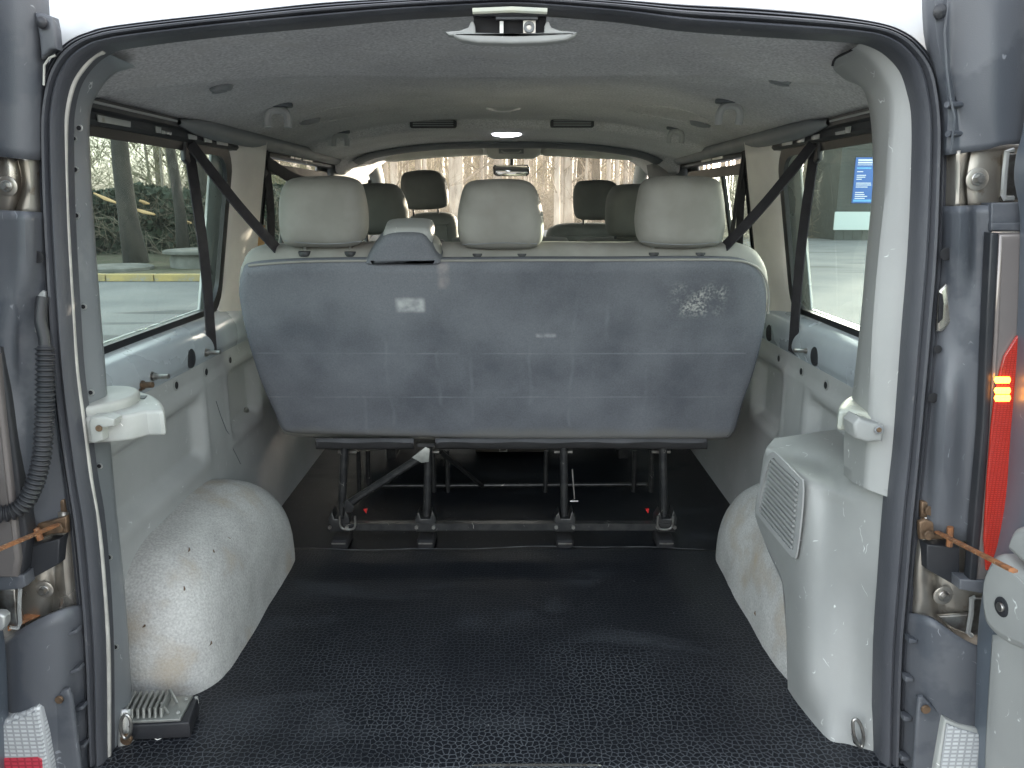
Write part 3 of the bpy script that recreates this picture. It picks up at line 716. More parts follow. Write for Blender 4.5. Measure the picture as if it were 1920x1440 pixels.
for u, v, r_ in ((148, 240, 4), (139, 260, 3), (141, 318, 4), (143, 404, 4), (156, 575, 4), (170, 736, 4), (186, 874, 4), (204, 1045, 4.5), (216, 1213, 4.5), (215, 1411, 4.5), (136, 345, 2.5)):
    q = P(u, v, 1.348); MB().disc(q + V((.0008, .001, 0)), B_, r_ * .0014, .0006, 12).build('bolt_hole_rim', M_silver, PIL); MB().disc(q + V((0, 0, 0)), B_, r_ * .00095, .0012, 12).build('bolt_hole', M_dark, PIL)
# base of the pillar with its lashing eye
rows = patch([[P(226, 1330, 1.36), P(246, 1330, 1.37), P(250, 1345, 1.40)], [P(222, 1375, 1.345), P(250, 1380, 1.36), P(262, 1395, 1.42)], [P(222, 1440, 1.335), P(250, 1440, 1.35), P(262, 1415, 1.43)], [P(222, 1520, 1.33), P(240, 1520, 1.34), P(262, 1500, 1.42)]], 4, 4)
MB().grid(rows).build('pillar_foot', M_silver, PIL, solid=.004)
e_ = [P(236 + 10 * math.cos(t), 1362 + 22 * math.sin(t), 1.335) for t in [2 * math.pi * k / 20 for k in range(21)]]
MB().tube(e_, .0034, 8, False).build('lashing_eye', M_bolt, VAN)
MB().disc(P(238, 1385, 1.34), B_, .012, .006, 14).build('lashing_bolt', M_brown, VAN)

# ---- right rear pillar trim
rt = [[(1623, 72), (1600, 90), (1575, 104), (1562, 118)], [(1655, 86), (1626, 108), (1590, 124), (1563, 130)], [(1690, 116), (1650, 138), (1612, 148), (1585, 150)], [(1712, 165), (1668, 180), (1637, 178), (1618, 168)],
      [(1721, 217), (1669, 240), (1648, 232), (1632, 222)], [(1722, 290), (1664, 300), (1648, 300), (1636, 290)], [(1719, 350), (1660, 360), (1646, 360), (1636, 350)], [(1713, 480), (1647, 480), (1634, 480), (1624, 480)],
      [(1702, 613), (1636, 613), (1622, 613), (1612, 613)], [(1692, 747), (1630, 747), (1612, 747), (1597, 747)], [(1686, 820), (1626, 830), (1604, 825), (1583, 815)], [(1678, 905), (1622, 893), (1602, 885), (1582, 868)], [(1674, 935), (1620, 914), (1600, 905), (1582, 890)]]
YC = [1.318, 1.345, 1.40, 1.46]
rows = []
for i, r_ in enumerate(rt):
    f = [P(u, v, Y if i > 2 else [[1.322, 1.345, 1.42, 1.49], [1.322, 1.348, 1.43, 1.50], [1.320, 1.348, 1.43, 1.50]][i][j]) for j, ((u, v), Y) in enumerate(zip(r_, YC))]
    rows.append([f[0] + V((.004, .03, 0)), f[0], f[0].lerp(f[1], .3) + V((0, -.004, 0)), f[0].lerp(f[1], .88) + V((0, -.006, 0)), f[1], f[1].lerp(f[2], .2), f[2], f[3], f[3] + V((.012, .012, 0)), f[3] + V((.10, .05, 0))])
rows = list(zip(*[spl([r_[j] for r_ in rows], 5) for j in range(10)]))
RPR = [list(c) for c in zip(*rows)]; RP = MB().grid(RPR).build('rear_pillar_trim', M_trim, VAN, angle=40); lab(RP, 'right light grey plastic rear pillar trim')
# corner trim joint line
MB().tube([P(u, v, 1.36) for u, v in spl([V((1624, 74, 0)), V((1612, 84, 0)), V((1588, 98, 0)), V((1568, 110, 0)), V((1562, 124, 0))], 3) for u, v in [(0, 0)]] if False else
          [P(p.x, p.y, 1.335 + .0009 * (1624 - p.x)) for p in spl([V((1625, 73, 0)), V((1612, 85, 0)), V((1588, 98, 0)), V((1566, 110, 0)), V((1561, 124, 0))], 3)], .0022, 6).build('trim_joint', M_dark, VAN)
# clip recess on the pillar trim
# ---- right heater box and lower quarter trim
def bx(u, v): return PX(u, v, .64)
rows = [[PZ(1452, 822, .5), PZ(1500, 815, .502), PZ(1545, 808, .503), PZ(1590, 803, .503), PZ(1650, 798, .503)],
        [PZ(1441, 835, .492), PZ(1495, 838, .495), PZ(1545, 845, .498), PZ(1590, 850, .5), PZ(1650, 860, .5)],
        [bx(1437, 842) , PZ(1490, 860, .485), PZ(1545, 874, .485), P(1588, 893, 1.50), P(1650, 905, 1.36)],
        [bx(1431, 860), bx(1490, 885) + V((0.004, 0, 0)), P(1545, 905, 1.53), P(1590, 925, 1.44), P(1672, 932, 1.322)],
        [bx(1424, 910), bx(1500, 925), PX(1552, 945, .675), P(1608, 955, 1.40), P(1671, 962, 1.322)],
        [bx(1416, 965), bx(1500, 990), PX(1552, 1000, .67), P(1608, 1010, 1.39), P(1667, 1010, 1.322)],
        [bx(1440, 1030), bx(1502, 1050), PX(1552, 1055, .668), P(1606, 1060, 1.385), P(1663, 1060, 1.322)],
        [bx(1467, 1090), bx(1506, 1105), PX(1552, 1110, .668), P(1606, 1110, 1.385), P(1660, 1110, 1.322)],
        [bx(1475, 1190), bx(1510, 1195), PX(1552, 1200, .667), P(1603, 1200, 1.382), P(1654, 1200, 1.322)],
        [bx(1477, 1270), bx(1512, 1275), PX(1552, 1280, .668), P(1602, 1280, 1.372), P(1651, 1280, 1.322)],
        [bx(1478, 1325), PX(1515, 1335, .650), PX(1552, 1350, .668), P(1600, 1350, 1.355), P(1649, 1350, 1.322)],
        [PZ(1482, 1337, .002), PZ(1530, 1372, .002), PZ(1560, 1398, .002), P(1590, 1430, 1.34), P(1648, 1430, 1.322)],
        [PZ(1482, 1337, -.02), PZ(1530, 1372, -.02), PZ(1560, 1398, -.02), P(1592, 1520, 1.34), P(1646, 1520, 1.322)]]
pt = patch(rows, 6, 5)
# pressed blister near the lashing point
for r_ in pt:
    for i, p in enumerate(r_):
        pass
HB = MB().grid(pt).build('quarter_trim_box', M_trim, VAN, angle=60); lab(HB, 'right light grey trim box over the heater')
# side and top closing of the box toward the wall
tp = [[PZ(1441, 833, .493), PZ(1590, 850, .497), PZ(1650, 870, .497)], [PZ(1452, 822, .498), PZ(1545, 808, .5), PZ(1600, 801, .5)]]
q0 = pt[0][0]
fl = [[bx(u, v) + V((0, .004 * k, 0)) + V((.05 * k, .03 * k, -.004)) for k in range(4)] for u, v in ((1437, 843), (1424, 910), (1416, 965), (1440, 1030), (1467, 1090), (1475, 1190), (1478, 1325))]
MB().grid(fl).build('box_front_edge', M_trim, VAN, angle=40)
# seam between pillar trim and box
MB().tube([p + V((0, -.003, -.001)) for p in RPR[-1][1:8]], .0022, 6).build('trim_joint', M_brown, VAN)
# grille with slats
GN = V((-1, -.25, .05)).normalized()
def gp(u, v, d=0): return PX(u, v, .634) + GN * d
gout = spl([gp(u, v) for u, v in ((1447, 849), (1458, 850), (1500, 893), (1508, 905), (1506, 960), (1496, 1040), (1490, 1044), (1480, 1036), (1425, 968), (1420, 955), (1428, 905), (1440, 862))], 4, True)
ginn = [sum(gout, V()) / len(gout) + (p - sum(gout, V()) / len(gout)) * .86 for p in gout]
GR = MB(); GR.grid([gout, [p + GN * .004 for p in gout], [p + GN * .004 for p in ginn], [p - GN * .002 for p in ginn]], True); GR = GR.build('air_grille', M_dtrim, VAN, angle=40)
MB().slab([p - GN * .001 for p in ginn], GN, .004, .001).build('grille_backing', M_dtrim, GR)
L0, L1 = [V(x + (0,)) for x in ((1448, 864), (1426, 958))], [V(x + (0,)) for x in ((1495, 906), (1488, 1024))]
for k in range(13):
    t = k / 12.0; a = V((1449, 862, 0)).lerp(V((1428, 955, 0)), t); b = V((1498, 908, 0)).lerp(V((1487, 1026, 0)), t)
    MB().tube([gp(a.x, a.y, .003), gp(b.x, b.y, .003)], .0036, 6, sq=(1.0, .9)).build('slat', M_trim, GR)
# lashing eye at the right
e_ = [P(1609 + 9 * math.cos(t) + 5 * math.sin(t), 1374 + 26 * math.sin(t), 1.325) for t in [2 * math.pi * k / 20 for k in range(21)]]
MB().tube(e_, .0034, 8, False).build('lashing_eye', M_bolt, VAN)
plate('lashing_slot', [(1597, 1376), (1604, 1378), (1613, 1400), (1610, 1402), (1601, 1394)], 1.331, M_dark, VAN, .003, .0005)

# ---- wheel arches (carpeted)
def wheel_arch(s):
    y0, y1, H, D = 1.47, 2.29, .325, .20
    rows = []
    for i in range(49):
        t = -1 + 2 * i / 48; t = math.sin(t * math.pi / 2)
        e = 5.0 if t < 0 else 3.2
        Hh = H * max(0, 1 - abs(t) ** e) ** .5; Dd = D * max(0, 1 - abs(t) ** 7) ** .36
        row = []
        for j in range(27):
            b = math.pi / 2 * j / 26
            q = V((.838 - Dd * math.sin(b) ** .72, (y0 + y1) / 2 + (y1 - y0) / 2 * t, Hh * max(0, math.cos(b)) ** .72 - .002))
            k = .006 * noise.noise(V((q.y * 6, q.z * 6, s * 3))) + .002 * noise.noise(V((q.y * 28, q.z * 28, 5)))
            q.x += k; q.z += k if q.z > .02 else 0
            q.x *= s; row.append(q)
        rows.append(row)
    return MB().grid(rows)
for s, nm in ((-1, 'left'), (1, 'right')):
    o = wheel_arch(s).build('wheel_arch_cover', M_carpet, VAN, angle=0); lab(o, nm + ' wheel arch covered in pale grey felt')

for (u, v, a) in ((352, 1031, .8), (398, 1035, 1.0), (435, 1043, 1.1), (343, 1104, 1.2), (293, 1184, 1.0), (393, 1206, .4), (428, 1010, 2.2), (268, 1173, 0.1), (373, 1068, .9), (1430, 1118, 1.2), (1418, 1150, 1.0)):
    sg = -1 if u < 900 else 1
    for dX in range(40):
        q = PX(u, v, sg * (.60 + dX * .006)); Y_, Z_ = q.y, q.z
        t_ = max(-1, min(1, (Y_ - 1.88) / .41)); H_ = .325 * max(0, 1 - abs(t_) ** (5.0 if t_ < 0 else 3.2)) ** .5
        if Z_ < H_ and abs(q.x) > .838 - .20 * max(0, 1 - (max(0, Z_) / H_) ** 2.78) ** .36: break
    d = V((0, math.cos(a), math.sin(a))) * .006
    MB().tube([q - d - V((sg * .002, 0, 0)), q - V((sg * .004, 0, 0)), q + d - V((sg * .002, 0, 0))], .0022, 5, rf=lambda i: (.0008, .0022, .0008)[i]).build('burn_mark', M_brown, VAN)
# ---- shelf supports on the pillars
def xyz_flip(p, s): return V((p.x * s, p.y, p.z))
def shelf(s):
    zt = .705
    plan = [PZ(u, v, zt) for u, v in ((198, 737), (235, 731), (262, 733), (288, 741), (303, 753), (306, 768), (296, 780), (265, 795), (240, 800))]
    plan = [V((-.815, 1.525, zt))] + plan[1:6] + [V((-.652, 1.365, zt)), V((-.675, 1.335, zt)), V((-.72, 1.322, zt)), V((-.765, 1.322, zt)), V((-.81, 1.40, zt))]
    if s > 0: plan = [V((-p.x + .0, p.y, p.z)) for p in plan]
    S = MB().slab(spl(plan, 3, True), (0, 0, 1), .050 if s < 0 else .040, .007, .0).build('shelf_support', M_white if s < 0 else M_sill, VAN)
    lab(S, ('left' if s < 0 else 'right') + ' moulded parcel shelf support')
    up = [V((x * s * -1, y, zt + .018)) for x, y in ((-.80, 1.47), (-.75, 1.49), (-.705, 1.455), (-.695, 1.40), (-.715, 1.35), (-.745, 1.318), (-.785, 1.312), (-.79, 1.36))]
    if s < 0: MB().slab(spl(up, 3, True), (0, 0, 1), .026, .007).build('raised_step', M_white if s < 0 else M_trim, S)
    return S
S = shelf(-1); S2 = shelf(1)
plate('mounting_ear', [(165, 792), (170, 782), (196, 781), (215, 786), (213, 800), (190, 803), (192, 826), (178, 832), (170, 830)], 1.302, M_white, S, .03, .004)
MB().disc(P(186, 803, 1.30), B_, .006, .003, 10).build('screw', M_brown, S)
pts = [PZ(u, v, .7065) for u, v in ((262, 741), (276, 741), (271, 747), (257, 747))]
MB().slab(pts, (0, 0, 1), .003, .0005).build('slot', M_black, S)
plate('mounting_ear', [(1601, 796), (1612, 783), (1622, 788), (1632, 792), (1654, 797), (1659, 800), (1655, 828), (1625, 830), (1604, 822)], 1.308, M_trim, S2, .05, .006)
MB().disc(P(1648, 806, 1.305), B_, .008, .002, 12).build('screw_recess', M_hplast, S2); MB().disc(P(1648, 806, 1.302), B_, .0045, .002, 10).build('screw', M_brown, S2)

for pl in ([(405, 752), (414, 780), (424, 806), (430, 815)], [(436, 840), (444, 855), (451, 870)], [(1428, 778), (1440, 792), (1453, 806)]):
    MB().tube([PX(u, v, (-1 if u < 900 else 1) * .8315) for u, v in pl], .0011, 5).build('scratch', M_dash if pl[0][0] < 900 else M_white, VAN)
# ---- bolts and pins on the beams
def pin(uv, s, X, ln=.05, r=.006, m=M_bolt, head=True, name='pivot_pin'):
    q = PX(*uv, X); e = q + V((-s * ln, -.006, .002))
    mb = MB().tube([q, e], r, 12)
    if head: mb.tube([q + V((-s * .001, 0, 0)), q + V((-s * .010, 0, 0))], r * 2.0, 12); mb.tube([q + V((-s * .013, 0, 0)), q + V((-s * .017, 0, 0))], r * 1.5, 12)
    return mb.build(name, m, VAN)
pin((279, 706), -1, -.838); pin((256, 722), -1, -.842, .04, .007, M_brown); pin((381, 661), -1, -.838, .05)
pin((1521, 658), 1, .842, .05, .0052); 
q = PX(1523, 662, .842); MB().slab([q + V((0, y, z)) for y, z in rr(-.016, .016, -.02, .02, .008)], (-1, 0, 0), .004, .001).build('pin_bracket', M_silver, VAN)

# ---- seat belts
def ribbon(pts, w_, wd, m, parent, name, th=.0016, k=6):
    pts = spl([V(p) for p in pts], k); wd = V(wd).normalized(); rows = []
    for i, p in enumerate(pts):
        t = (pts[min(i + 1, len(pts) - 1)] - pts[max(i - 1, 0)]).normalized(); a = (wd - t * wd.dot(t)).normalized(); n = t.cross(a)
        rows.append([p - a * w_ / 2 - n * th, p + a * w_ / 2 - n * th, p + a * w_ / 2 + n * th, p - a * w_ / 2 + n * th])
    return MB().grid(rows, True).build(name, m, parent, angle=30)
def belt(s, nm, au, av, bu, bv, du, dv, dY, X=.795):
    T = empty('seat_belt', (0, 0, 0)); T.parent = VAN; a = PX(au, av, s * X); T.location = a - VAN.location; lab(T, nm)
    b = PX(bu, bv, s * .835)
    q = V((s * .79, a.y, 1.262))
    MB().slab([a + V((0, y, z)) for y, z in ((-.022, .055), (.022, .055), (.026, 0), (.030, -.045), (-.004, -.06), (-.030, -.05), (-.024, 0))], (-s, -.4, 0), .016, .005).build('belt_guide', M_black, T)
    ribbon([a + V((0, 0, .06)), a + V((0, 0, .0)), (a + b) / 2 + V((-s * .008, 0, 0)), b], .040, (-.25 * s, 1, 0), M_belt, T, 'webbing')
    d = P(du, dv, dY)
    ribbon([a + V((-s * .006, .0, -.01)), (a + d) / 2 + V((0, 0, -.012)), d, d + V((-s * .1, .03, -.12))], .044, (0, .8, .5), M_belt, T, 'webbing')
    return T
belt(-1, 'rear left seat belt', 352, 262, 398, 662, 523, 470, 2.13)
belt(1, 'rear right seat belt', 1530, 262, 1486, 662, 1350, 472, 2.13)
belt(-1, 'middle left seat belt', 497, 298, 508, 470, 590, 352, 3.05, .775)
belt(1, 'middle right seat belt', 1402, 268, 1386, 480, 1362, 470, 2.90, .775)
MB().slab([V((-.862, 2.575, .66)), V((-.835, 2.60, .66)), V((-.795, 2.60, 1.00)), V((-.82, 2.575, 1.00))], (1, -.5, 0), .02, .004).build('sun_patch_strip', mat('painted_sun_amber', (.55, .33, .14), .6, var=(.4, .24, .1), vs=20), VAN)  # amber strip painted as the golden patch of low sun on the left post

# ---- tailgate latch surround in the header
L = plate('latch_handle_surround', [(848, 62), (856, 59), (884, 60), (960, 62), (1028, 60), (1074, 58), (1083, 60), (1079, 67), (1062, 75), (1020, 80), (960, 82), (895, 80), (866, 75), (852, 69)], 1.305, M_trim, VAN, .03, .005)
for sg in (-1, 1):
    plate('surround_ear', [(956 + sg * (u - 956), v) for u, v in ((1020, 63), (1021, 48), (1025, 39), (1029, 40), (1034, 51), (1050, 57), (1078, 59), (1070, 66), (1022, 68))], 1.308, M_trim, L, .02, .002)
plate('latch_cavity', [(888, 26), (1024, 26), (1024, 66), (888, 66)], 1.321, M_dark, L, .003, .0005)
plate('cavity_top', [(886, 22), (1026, 22), (1025, 30), (887, 30)], 1.312, M_black, L, .02, .001)
MB().tube([P(886, 21, 1.283), P(960, 18, 1.283), P(1026, 21, 1.283)], .0045, 8).build('header_flange', M_sill, L)
MB().box(P(937, 62, 1.312), P(944, 41, 1.318)).build('latch_pin', M_silver, L)
o = MB().box(P(981, 62, 1.312), P(1004, 40, 1.318)).build('latch_block', M_bolt, L)
MB().disc(P(992, 51, 1.311), B_, .0085, .003, 16, hole=.5).build('latch_ring', M_hplast, o)
MB().box(P(930, 36, 1.312), P(1008, 33, 1.318)).build('latch_bar', M_hplast, L)

# ================================================================== REAR CORNERS (outside the seal)
def clad(rows, m, name, txt=None, ku=4, kv=4, solid=.008):
    o = MB().grid(patch([[P(*p) for p in r_] for r_ in rows], ku, kv)).build(name, m, VAN, angle=45, solid=solid, off=1)
    if txt: lab(o, txt)
    return o
# ---- left upper
clad([[(-90, -60, 1.28), (-20, -60, 1.262), (30, -55, 1.258), (62, -52, 1.272), (78, -50, 1.30)], [(-90, 60, 1.28), (-20, 60, 1.262), (30, 60, 1.258), (62, 60, 1.270), (84, 60, 1.30)],
      [(-90, 180, 1.28), (-20, 180, 1.262), (32, 180, 1.258), (60, 180, 1.272), (78, 180, 1.30)], [(-90, 291, 1.28), (-20, 292, 1.262), (32, 297, 1.258), (60, 299, 1.272), (76, 300, 1.30)]], M_clad, 'corner_cladding', 'upper left dark plastic corner cladding')
o = plate('cladding_tab', [(64, 22), (80, 24), (98, 31), (103, 55), (106, 92), (95, 92), (76, 110), (73, 70)], 1.262, M_clad, VAN, .02, .004)
MB().disc(P(79, 43, 1.258), B_, .0085, .004, 16, .003).build('screw', M_black, o)
def peg(u0, u1, v):
    MB().tube([P(u0, v, 1.262), P(u1, v, 1.275)], .0048, 8).build('cladding_peg', M_clad, VAN)
peg(40, 68, 211); peg(40, 68, 266); 
MB().tube([P(u, v, 1.272) for u, v in ((82, 160), (83, 122), (93, 108), (104, 104))], .0018, 6).build('body_seam_edge', M_cream, VAN)
def hinge_plate(rows, nm, bu, bv, br=.012):
    H = MB().grid(patch([[P(*p) for p in r_] for r_ in rows], 4, 4)).build('hinge_plate', M_metal, VAN, angle=50, solid=.004); lab(H, nm)
    q = P(bu, bv, 1.277); MB().disc(q, B_, br * 1.9, .003, 24).build('pressed_ring', M_metal, H)
    MB().disc(q + V((0, -.003, 0)), B_, br * 1.1, .003, 20).build('washer', M_bolt, H); MB().disc(q + V((0, -.006, 0)), B_, br * .75, .007, 6).build('bolt_head', M_bolt, H)
    return H
hinge_plate([[(-90, 285, 1.285), (-10, 288, 1.283), (20, 290, 1.283), (34, 292, 1.295), (55, 294, 1.272), (78, 296, 1.30)], [(-90, 345, 1.285), (-10, 345, 1.279), (25, 345, 1.279), (42, 345, 1.297), (58, 345, 1.272), (76, 345, 1.30)],
             [(-90, 400, 1.285), (-10, 400, 1.283), (18, 400, 1.283), (30, 400, 1.297), (55, 400, 1.272), (80, 400, 1.30)]], 'upper left hinge plate', 15, 349, .0085)
# ---- left middle
clad([[(-90, 392, 1.27), (-20, 393, 1.262), (25, 395, 1.258), (46, 396, 1.252), (62, 397, 1.272), (80, 398, 1.30)], [(-90, 500, 1.27), (-20, 500, 1.262), (25, 500, 1.258), (46, 500, 1.252), (64, 500, 1.275), (84, 500, 1.30)],
      [(-90, 640, 1.27), (-20, 640, 1.258), (15, 640, 1.255), (30, 640, 1.272), (66, 640, 1.288), (92, 640, 1.302)], [(-90, 800, 1.27), (-20, 800, 1.258), (15, 800, 1.255), (45, 800, 1.262), (80, 800, 1.288), (108, 800, 1.302)],
      [(-90, 920, 1.27), (-20, 920, 1.258), (22, 920, 1.255), (60, 920, 1.27), (90, 920, 1.288), (124, 920, 1.302)], [(-90, 1010, 1.27), (-10, 1010, 1.262), (32, 1010, 1.262), (65, 990, 1.28), (95, 985, 1.29), (128, 960, 1.302)]], M_clad, 'corner_cladding', 'middle left dark plastic corner cladding')
MB().disc(P(71, 482, 1.268), B_, .010, .001, 14).build('cladding_hole', M_dark, VAN)
plate('hose_recess', [(60, 560), (78, 545), (84, 548), (86, 620), (80, 640), (64, 622)], 1.278, M_trim, VAN, .01, .003)
# corrugated hose
hp = spl([V((80, 556, 1.27)), V((76, 600, 1.262)), V((84, 640, 1.258)), V((85, 700, 1.25)), V((84, 770, 1.245)), V((79, 850, 1.24)), V((66, 905, 1.235)), V((45, 945, 1.23)), V((15, 962, 1.22)), V((-30, 962, 1.20)), V((-80, 950, 1.17))], 60)
hpts = [P(p.x, p.y, p.z) for p in hp]
dd = [0]
for a, b in zip(hpts, hpts[1:]): dd.append(dd[-1] + (b - a).length)
MB().tube(hpts, .012, 14, rf=lambda i: (.0095 if hp[i].y < 648 and i < 220 else .0135 + .0020 * math.sin(2 * math.pi * dd[i] / .0085))).build('corrugated_wiring_hose', M_black, VAN, angle=70)
# lamp edge at left
plate('lamp_gasket', [(-60, 640), (0, 652), (14, 740), (36, 900), (50, 1000), (42, 1075), (-60, 1075)], 1.238, M_black, VAN, .03, .004)
plate('tail_lamp', [(-80, 660), (-6, 665), (8, 800), (26, 960), (36, 1050), (30, 1084), (-80, 1084)], 1.228, M_lsmoke, VAN, .02, .006, 0, .004)
# lower hinge region
hinge_plate([[(-90, 960, 1.30), (30, 960, 1.295), (70, 960, 1.292), (100, 960, 1.298), (118, 960, 1.285), (134, 960, 1.305)], [(-90, 1060, 1.30), (30, 1060, 1.29), (75, 1060, 1.287), (105, 1060, 1.300), (120, 1060, 1.283), (145, 1060, 1.305)],
             [(-90, 1120, 1.30), (30, 1120, 1.287), (85, 1120, 1.282), (102, 1120, 1.300), (125, 1120, 1.285), (148, 1120, 1.305)], [(-90, 1200, 1.30), (30, 1200, 1.29), (70, 1200, 1.29), (90, 1200, 1.300), (125, 1200, 1.29), (152, 1200, 1.305)]], 'lower left hinge plate', 85, 1105, .0085)
o = plate('lamp_bracket_box', [(48, 1028), (112, 1010), (110, 1058), (48, 1092)], 1.262, M_black, VAN, .04, .003)
plate('lamp_base', [(-60, 1088), (45, 1078), (48, 1100), (35, 1106), (-60, 1112)], 1.235, M_clad, VAN, .03, .003)
def strap(p0, p1, m=M_rust):
    a, b = P(*p0), P(*p1)
    mb = MB().tube([a, a.lerp(b, .55), b], .0065, 6, sq=(1, .55)); return mb.build('door_check_strap', m, VAN, angle=20)
K = strap((108, 984, 1.27), (-70, 1058, .95)); lab(K, 'left rusty door check strap')
plate('strap_bracket', [(62, 982), (92, 978), (124, 968), (126, 1000), (96, 1002), (76, 1010), (60, 1004)], 1.274, M_brown, VAN, .012, .003)
plate('strap_bracket', [(94, 940), (120, 936), (124, 964), (96, 966)], 1.290, M_brown, VAN, .01, .004)
MB().disc(P(110, 990, 1.268), B_, .009, .004, 14).build('strap_bolt', M_brown, VAN)
MB().tube([P(68, 990, 1.262), P(76, 1012, 1.262)], .0055, 8).build('strap_roller', M_rust, VAN)
plate('hinge_arm', [(-60, 1112), (0, 1106), (28, 1104), (30, 1150), (36, 1184), (14, 1176), (-60, 1180)], 1.25, M_bolt, VAN, .02, .003)
MB().tube([P(38, 1104, 1.235), P(36, 1140, 1.235), P(38, 1168, 1.235), P(34, 1178, 1.235), P(18, 1176, 1.23)], .0035, 6).build('hinge_arm_edge', M_silver, VAN)
MB().slab([P(u, v, y) for u, v, y in ((14, 1182, 1.24), (60, 1160, 1.27), (86, 1148, 1.29), (60, 1146, 1.29), (14, 1165, 1.26))], (0, -.5, 1), .004, .001).build('rusty_ledge', M_rust, VAN)
clad([[(14, 1196, 1.262), (45, 1176, 1.250), (80, 1156, 1.250), (110, 1143, 1.258), (132, 1136, 1.275), (156, 1133, 1.302)], [(14, 1280, 1.262), (45, 1280, 1.240), (80, 1280, 1.240), (112, 1280, 1.252), (136, 1280, 1.278), (160, 1280, 1.302)],
      [(14, 1400, 1.262), (45, 1400, 1.240), (80, 1400, 1.240), (120, 1400, 1.252), (142, 1400, 1.278), (166, 1400, 1.302)], [(14, 1580, 1.262), (45, 1580, 1.240), (80, 1580, 1.240), (125, 1580, 1.252), (150, 1580, 1.278), (175, 1580, 1.302)]], M_clad, 'bumper_corner', 'lower left dark bumper corner')
plate('bumper_infill', [(80, 1338), (116, 1294), (128, 1292), (134, 1310), (150, 1440), (156, 1560), (100, 1560), (88, 1440)], 1.240, M_clad, VAN, .012, .006)
MB().disc(P(112, 1311, 1.238), B_, .0075, .004, 14).build('infill_screw', M_brown, VAN)
for u, v in ((134, 1187), (139, 1258), (146, 1330), (149, 1402)):
    MB().slab([P(u + a, v + b, 1.262) for a, b in ((-10, 2), (8, -6), (10, 0), (-8, 8))], B_, .02, .002).build('cladding_rib', M_clad, VAN)
T = plate('reversing_lamp', [(-40, 1356), (10, 1350), (40, 1338), (68, 1325), (76, 1332), (86, 1380), (96, 1450), (104, 1560), (-40, 1560)], 1.222, M_lclear, VAN, .03, .006, 0, .004); lab(T, 'left clear reversing lamp with a red lower band')
plate('red_band', [(-40, 1424), (70, 1420), (78, 1424), (86, 1560), (-40, 1560)], 1.217, M_lpink, T, .004, .001)

# ---- right upper
clad([[(1738, -50, 1.30), (1752, -52, 1.272), (1776, -60, 1.285), (1840, -60, 1.262), (1900, -60, 1.262), (1990, -60, 1.28)], [(1742, 60, 1.30), (1756, 60, 1.272), (1778, 60, 1.285), (1840, 60, 1.262), (1882, 60, 1.258), (1990, 60, 1.28)],
      [(1758, 130, 1.30), (1768, 130, 1.275), (1778, 130, 1.29), (1840, 130, 1.262), (1882, 130, 1.258), (1990, 130, 1.28)], [(1776, 210, 1.30), (1780, 210, 1.278), (1792, 210, 1.285), (1840, 210, 1.262), (1882, 210, 1.258), (1990, 210, 1.28)],
      [(1776, 290, 1.30), (1782, 290, 1.278), (1800, 288, 1.275), (1850, 280, 1.262), (1882, 272, 1.258), (1990, 268, 1.28)]], M_clad, 'corner_cladding', 'upper right dark plastic corner cladding')
MB().tube([P(u, v, 1.258) for u, v in ((1778, 0), (1771, 60), (1775, 130), (1781, 180), (1790, 220), (1782, 286))], .0017, 6).build('cladding_fold', M_clad, VAN)
MB().disc(P(1762, 22, 1.262), B_, .011, .004, 18, .003).build('cladding_screw', M_black, VAN)
peg(1775, 1803, 196); peg(1777, 1802, 251)
hinge_plate([[(1772, 284, 1.30), (1784, 284, 1.287), (1798, 282, 1.268), (1818, 280, 1.292), (1830, 278, 1.285), (1890, 272, 1.285), (1990, 270, 1.285)], [(1772, 335, 1.30), (1784, 335, 1.287), (1798, 335, 1.268), (1808, 335, 1.296), (1822, 335, 1.282), (1890, 335, 1.285), (1990, 335, 1.285)],
             [(1770, 390, 1.30), (1782, 390, 1.287), (1796, 390, 1.268), (1812, 390, 1.294), (1824, 390, 1.285), (1890, 390, 1.285), (1990, 390, 1.285)]], 'upper right hinge plate', 1831, 336, .0095)
MB().tube([P(u, v, 1.262) for u, v in ((1900, 282), (1888, 284), (1884, 320), (1881, 365), (1884, 372), (1900, 372))], .0045, 6).build('hinge_arm_edge', M_silver, VAN)
plate('hinge_arm', [(1884, 288), (1990, 286), (1990, 374), (1884, 370)], 1.272, M_bolt, VAN, .01, .003)
# ---- right middle
clad([[(1770, 386, 1.302), (1780, 386, 1.285), (1800, 386, 1.255), (1820, 385, 1.272), (1862, 384, 1.262)], [(1770, 480, 1.302), (1782, 480, 1.285), (1798, 480, 1.255), (1820, 480, 1.272), (1856, 480, 1.262)],
      [(1760, 620, 1.302), (1772, 620, 1.290), (1790, 620, 1.282), (1815, 620, 1.266), (1852, 620, 1.262)], [(1748, 760, 1.302), (1760, 760, 1.288), (1775, 760, 1.262), (1805, 760, 1.272), (1848, 760, 1.262)],
      [(1736, 870, 1.302), (1750, 870, 1.288), (1768, 870, 1.262), (1800, 870, 1.272), (1838, 870, 1.262)], [(1722, 980, 1.302), (1740, 990, 1.290), (1760, 1000, 1.275), (1800, 1010, 1.272), (1830, 1014, 1.265)]], M_clad, 'corner_cladding', 'middle right dark plastic corner cladding')
plate('latch_recess', [(1762, 545), (1775, 532), (1788, 542), (1792, 560), (1788, 600), (1768, 622), (1758, 622)], 1.278, M_metal, VAN, .008, .004)
plate('latch_recess_hole', [(1762, 548), (1768, 552), (1770, 570), (1768, 598), (1760, 606)], 1.276, M_dark, VAN, .004, .001)
MB().disc(P(1774, 476, 1.268), B_, .0105, .001, 16).build('cladding_hole', M_dark, VAN)
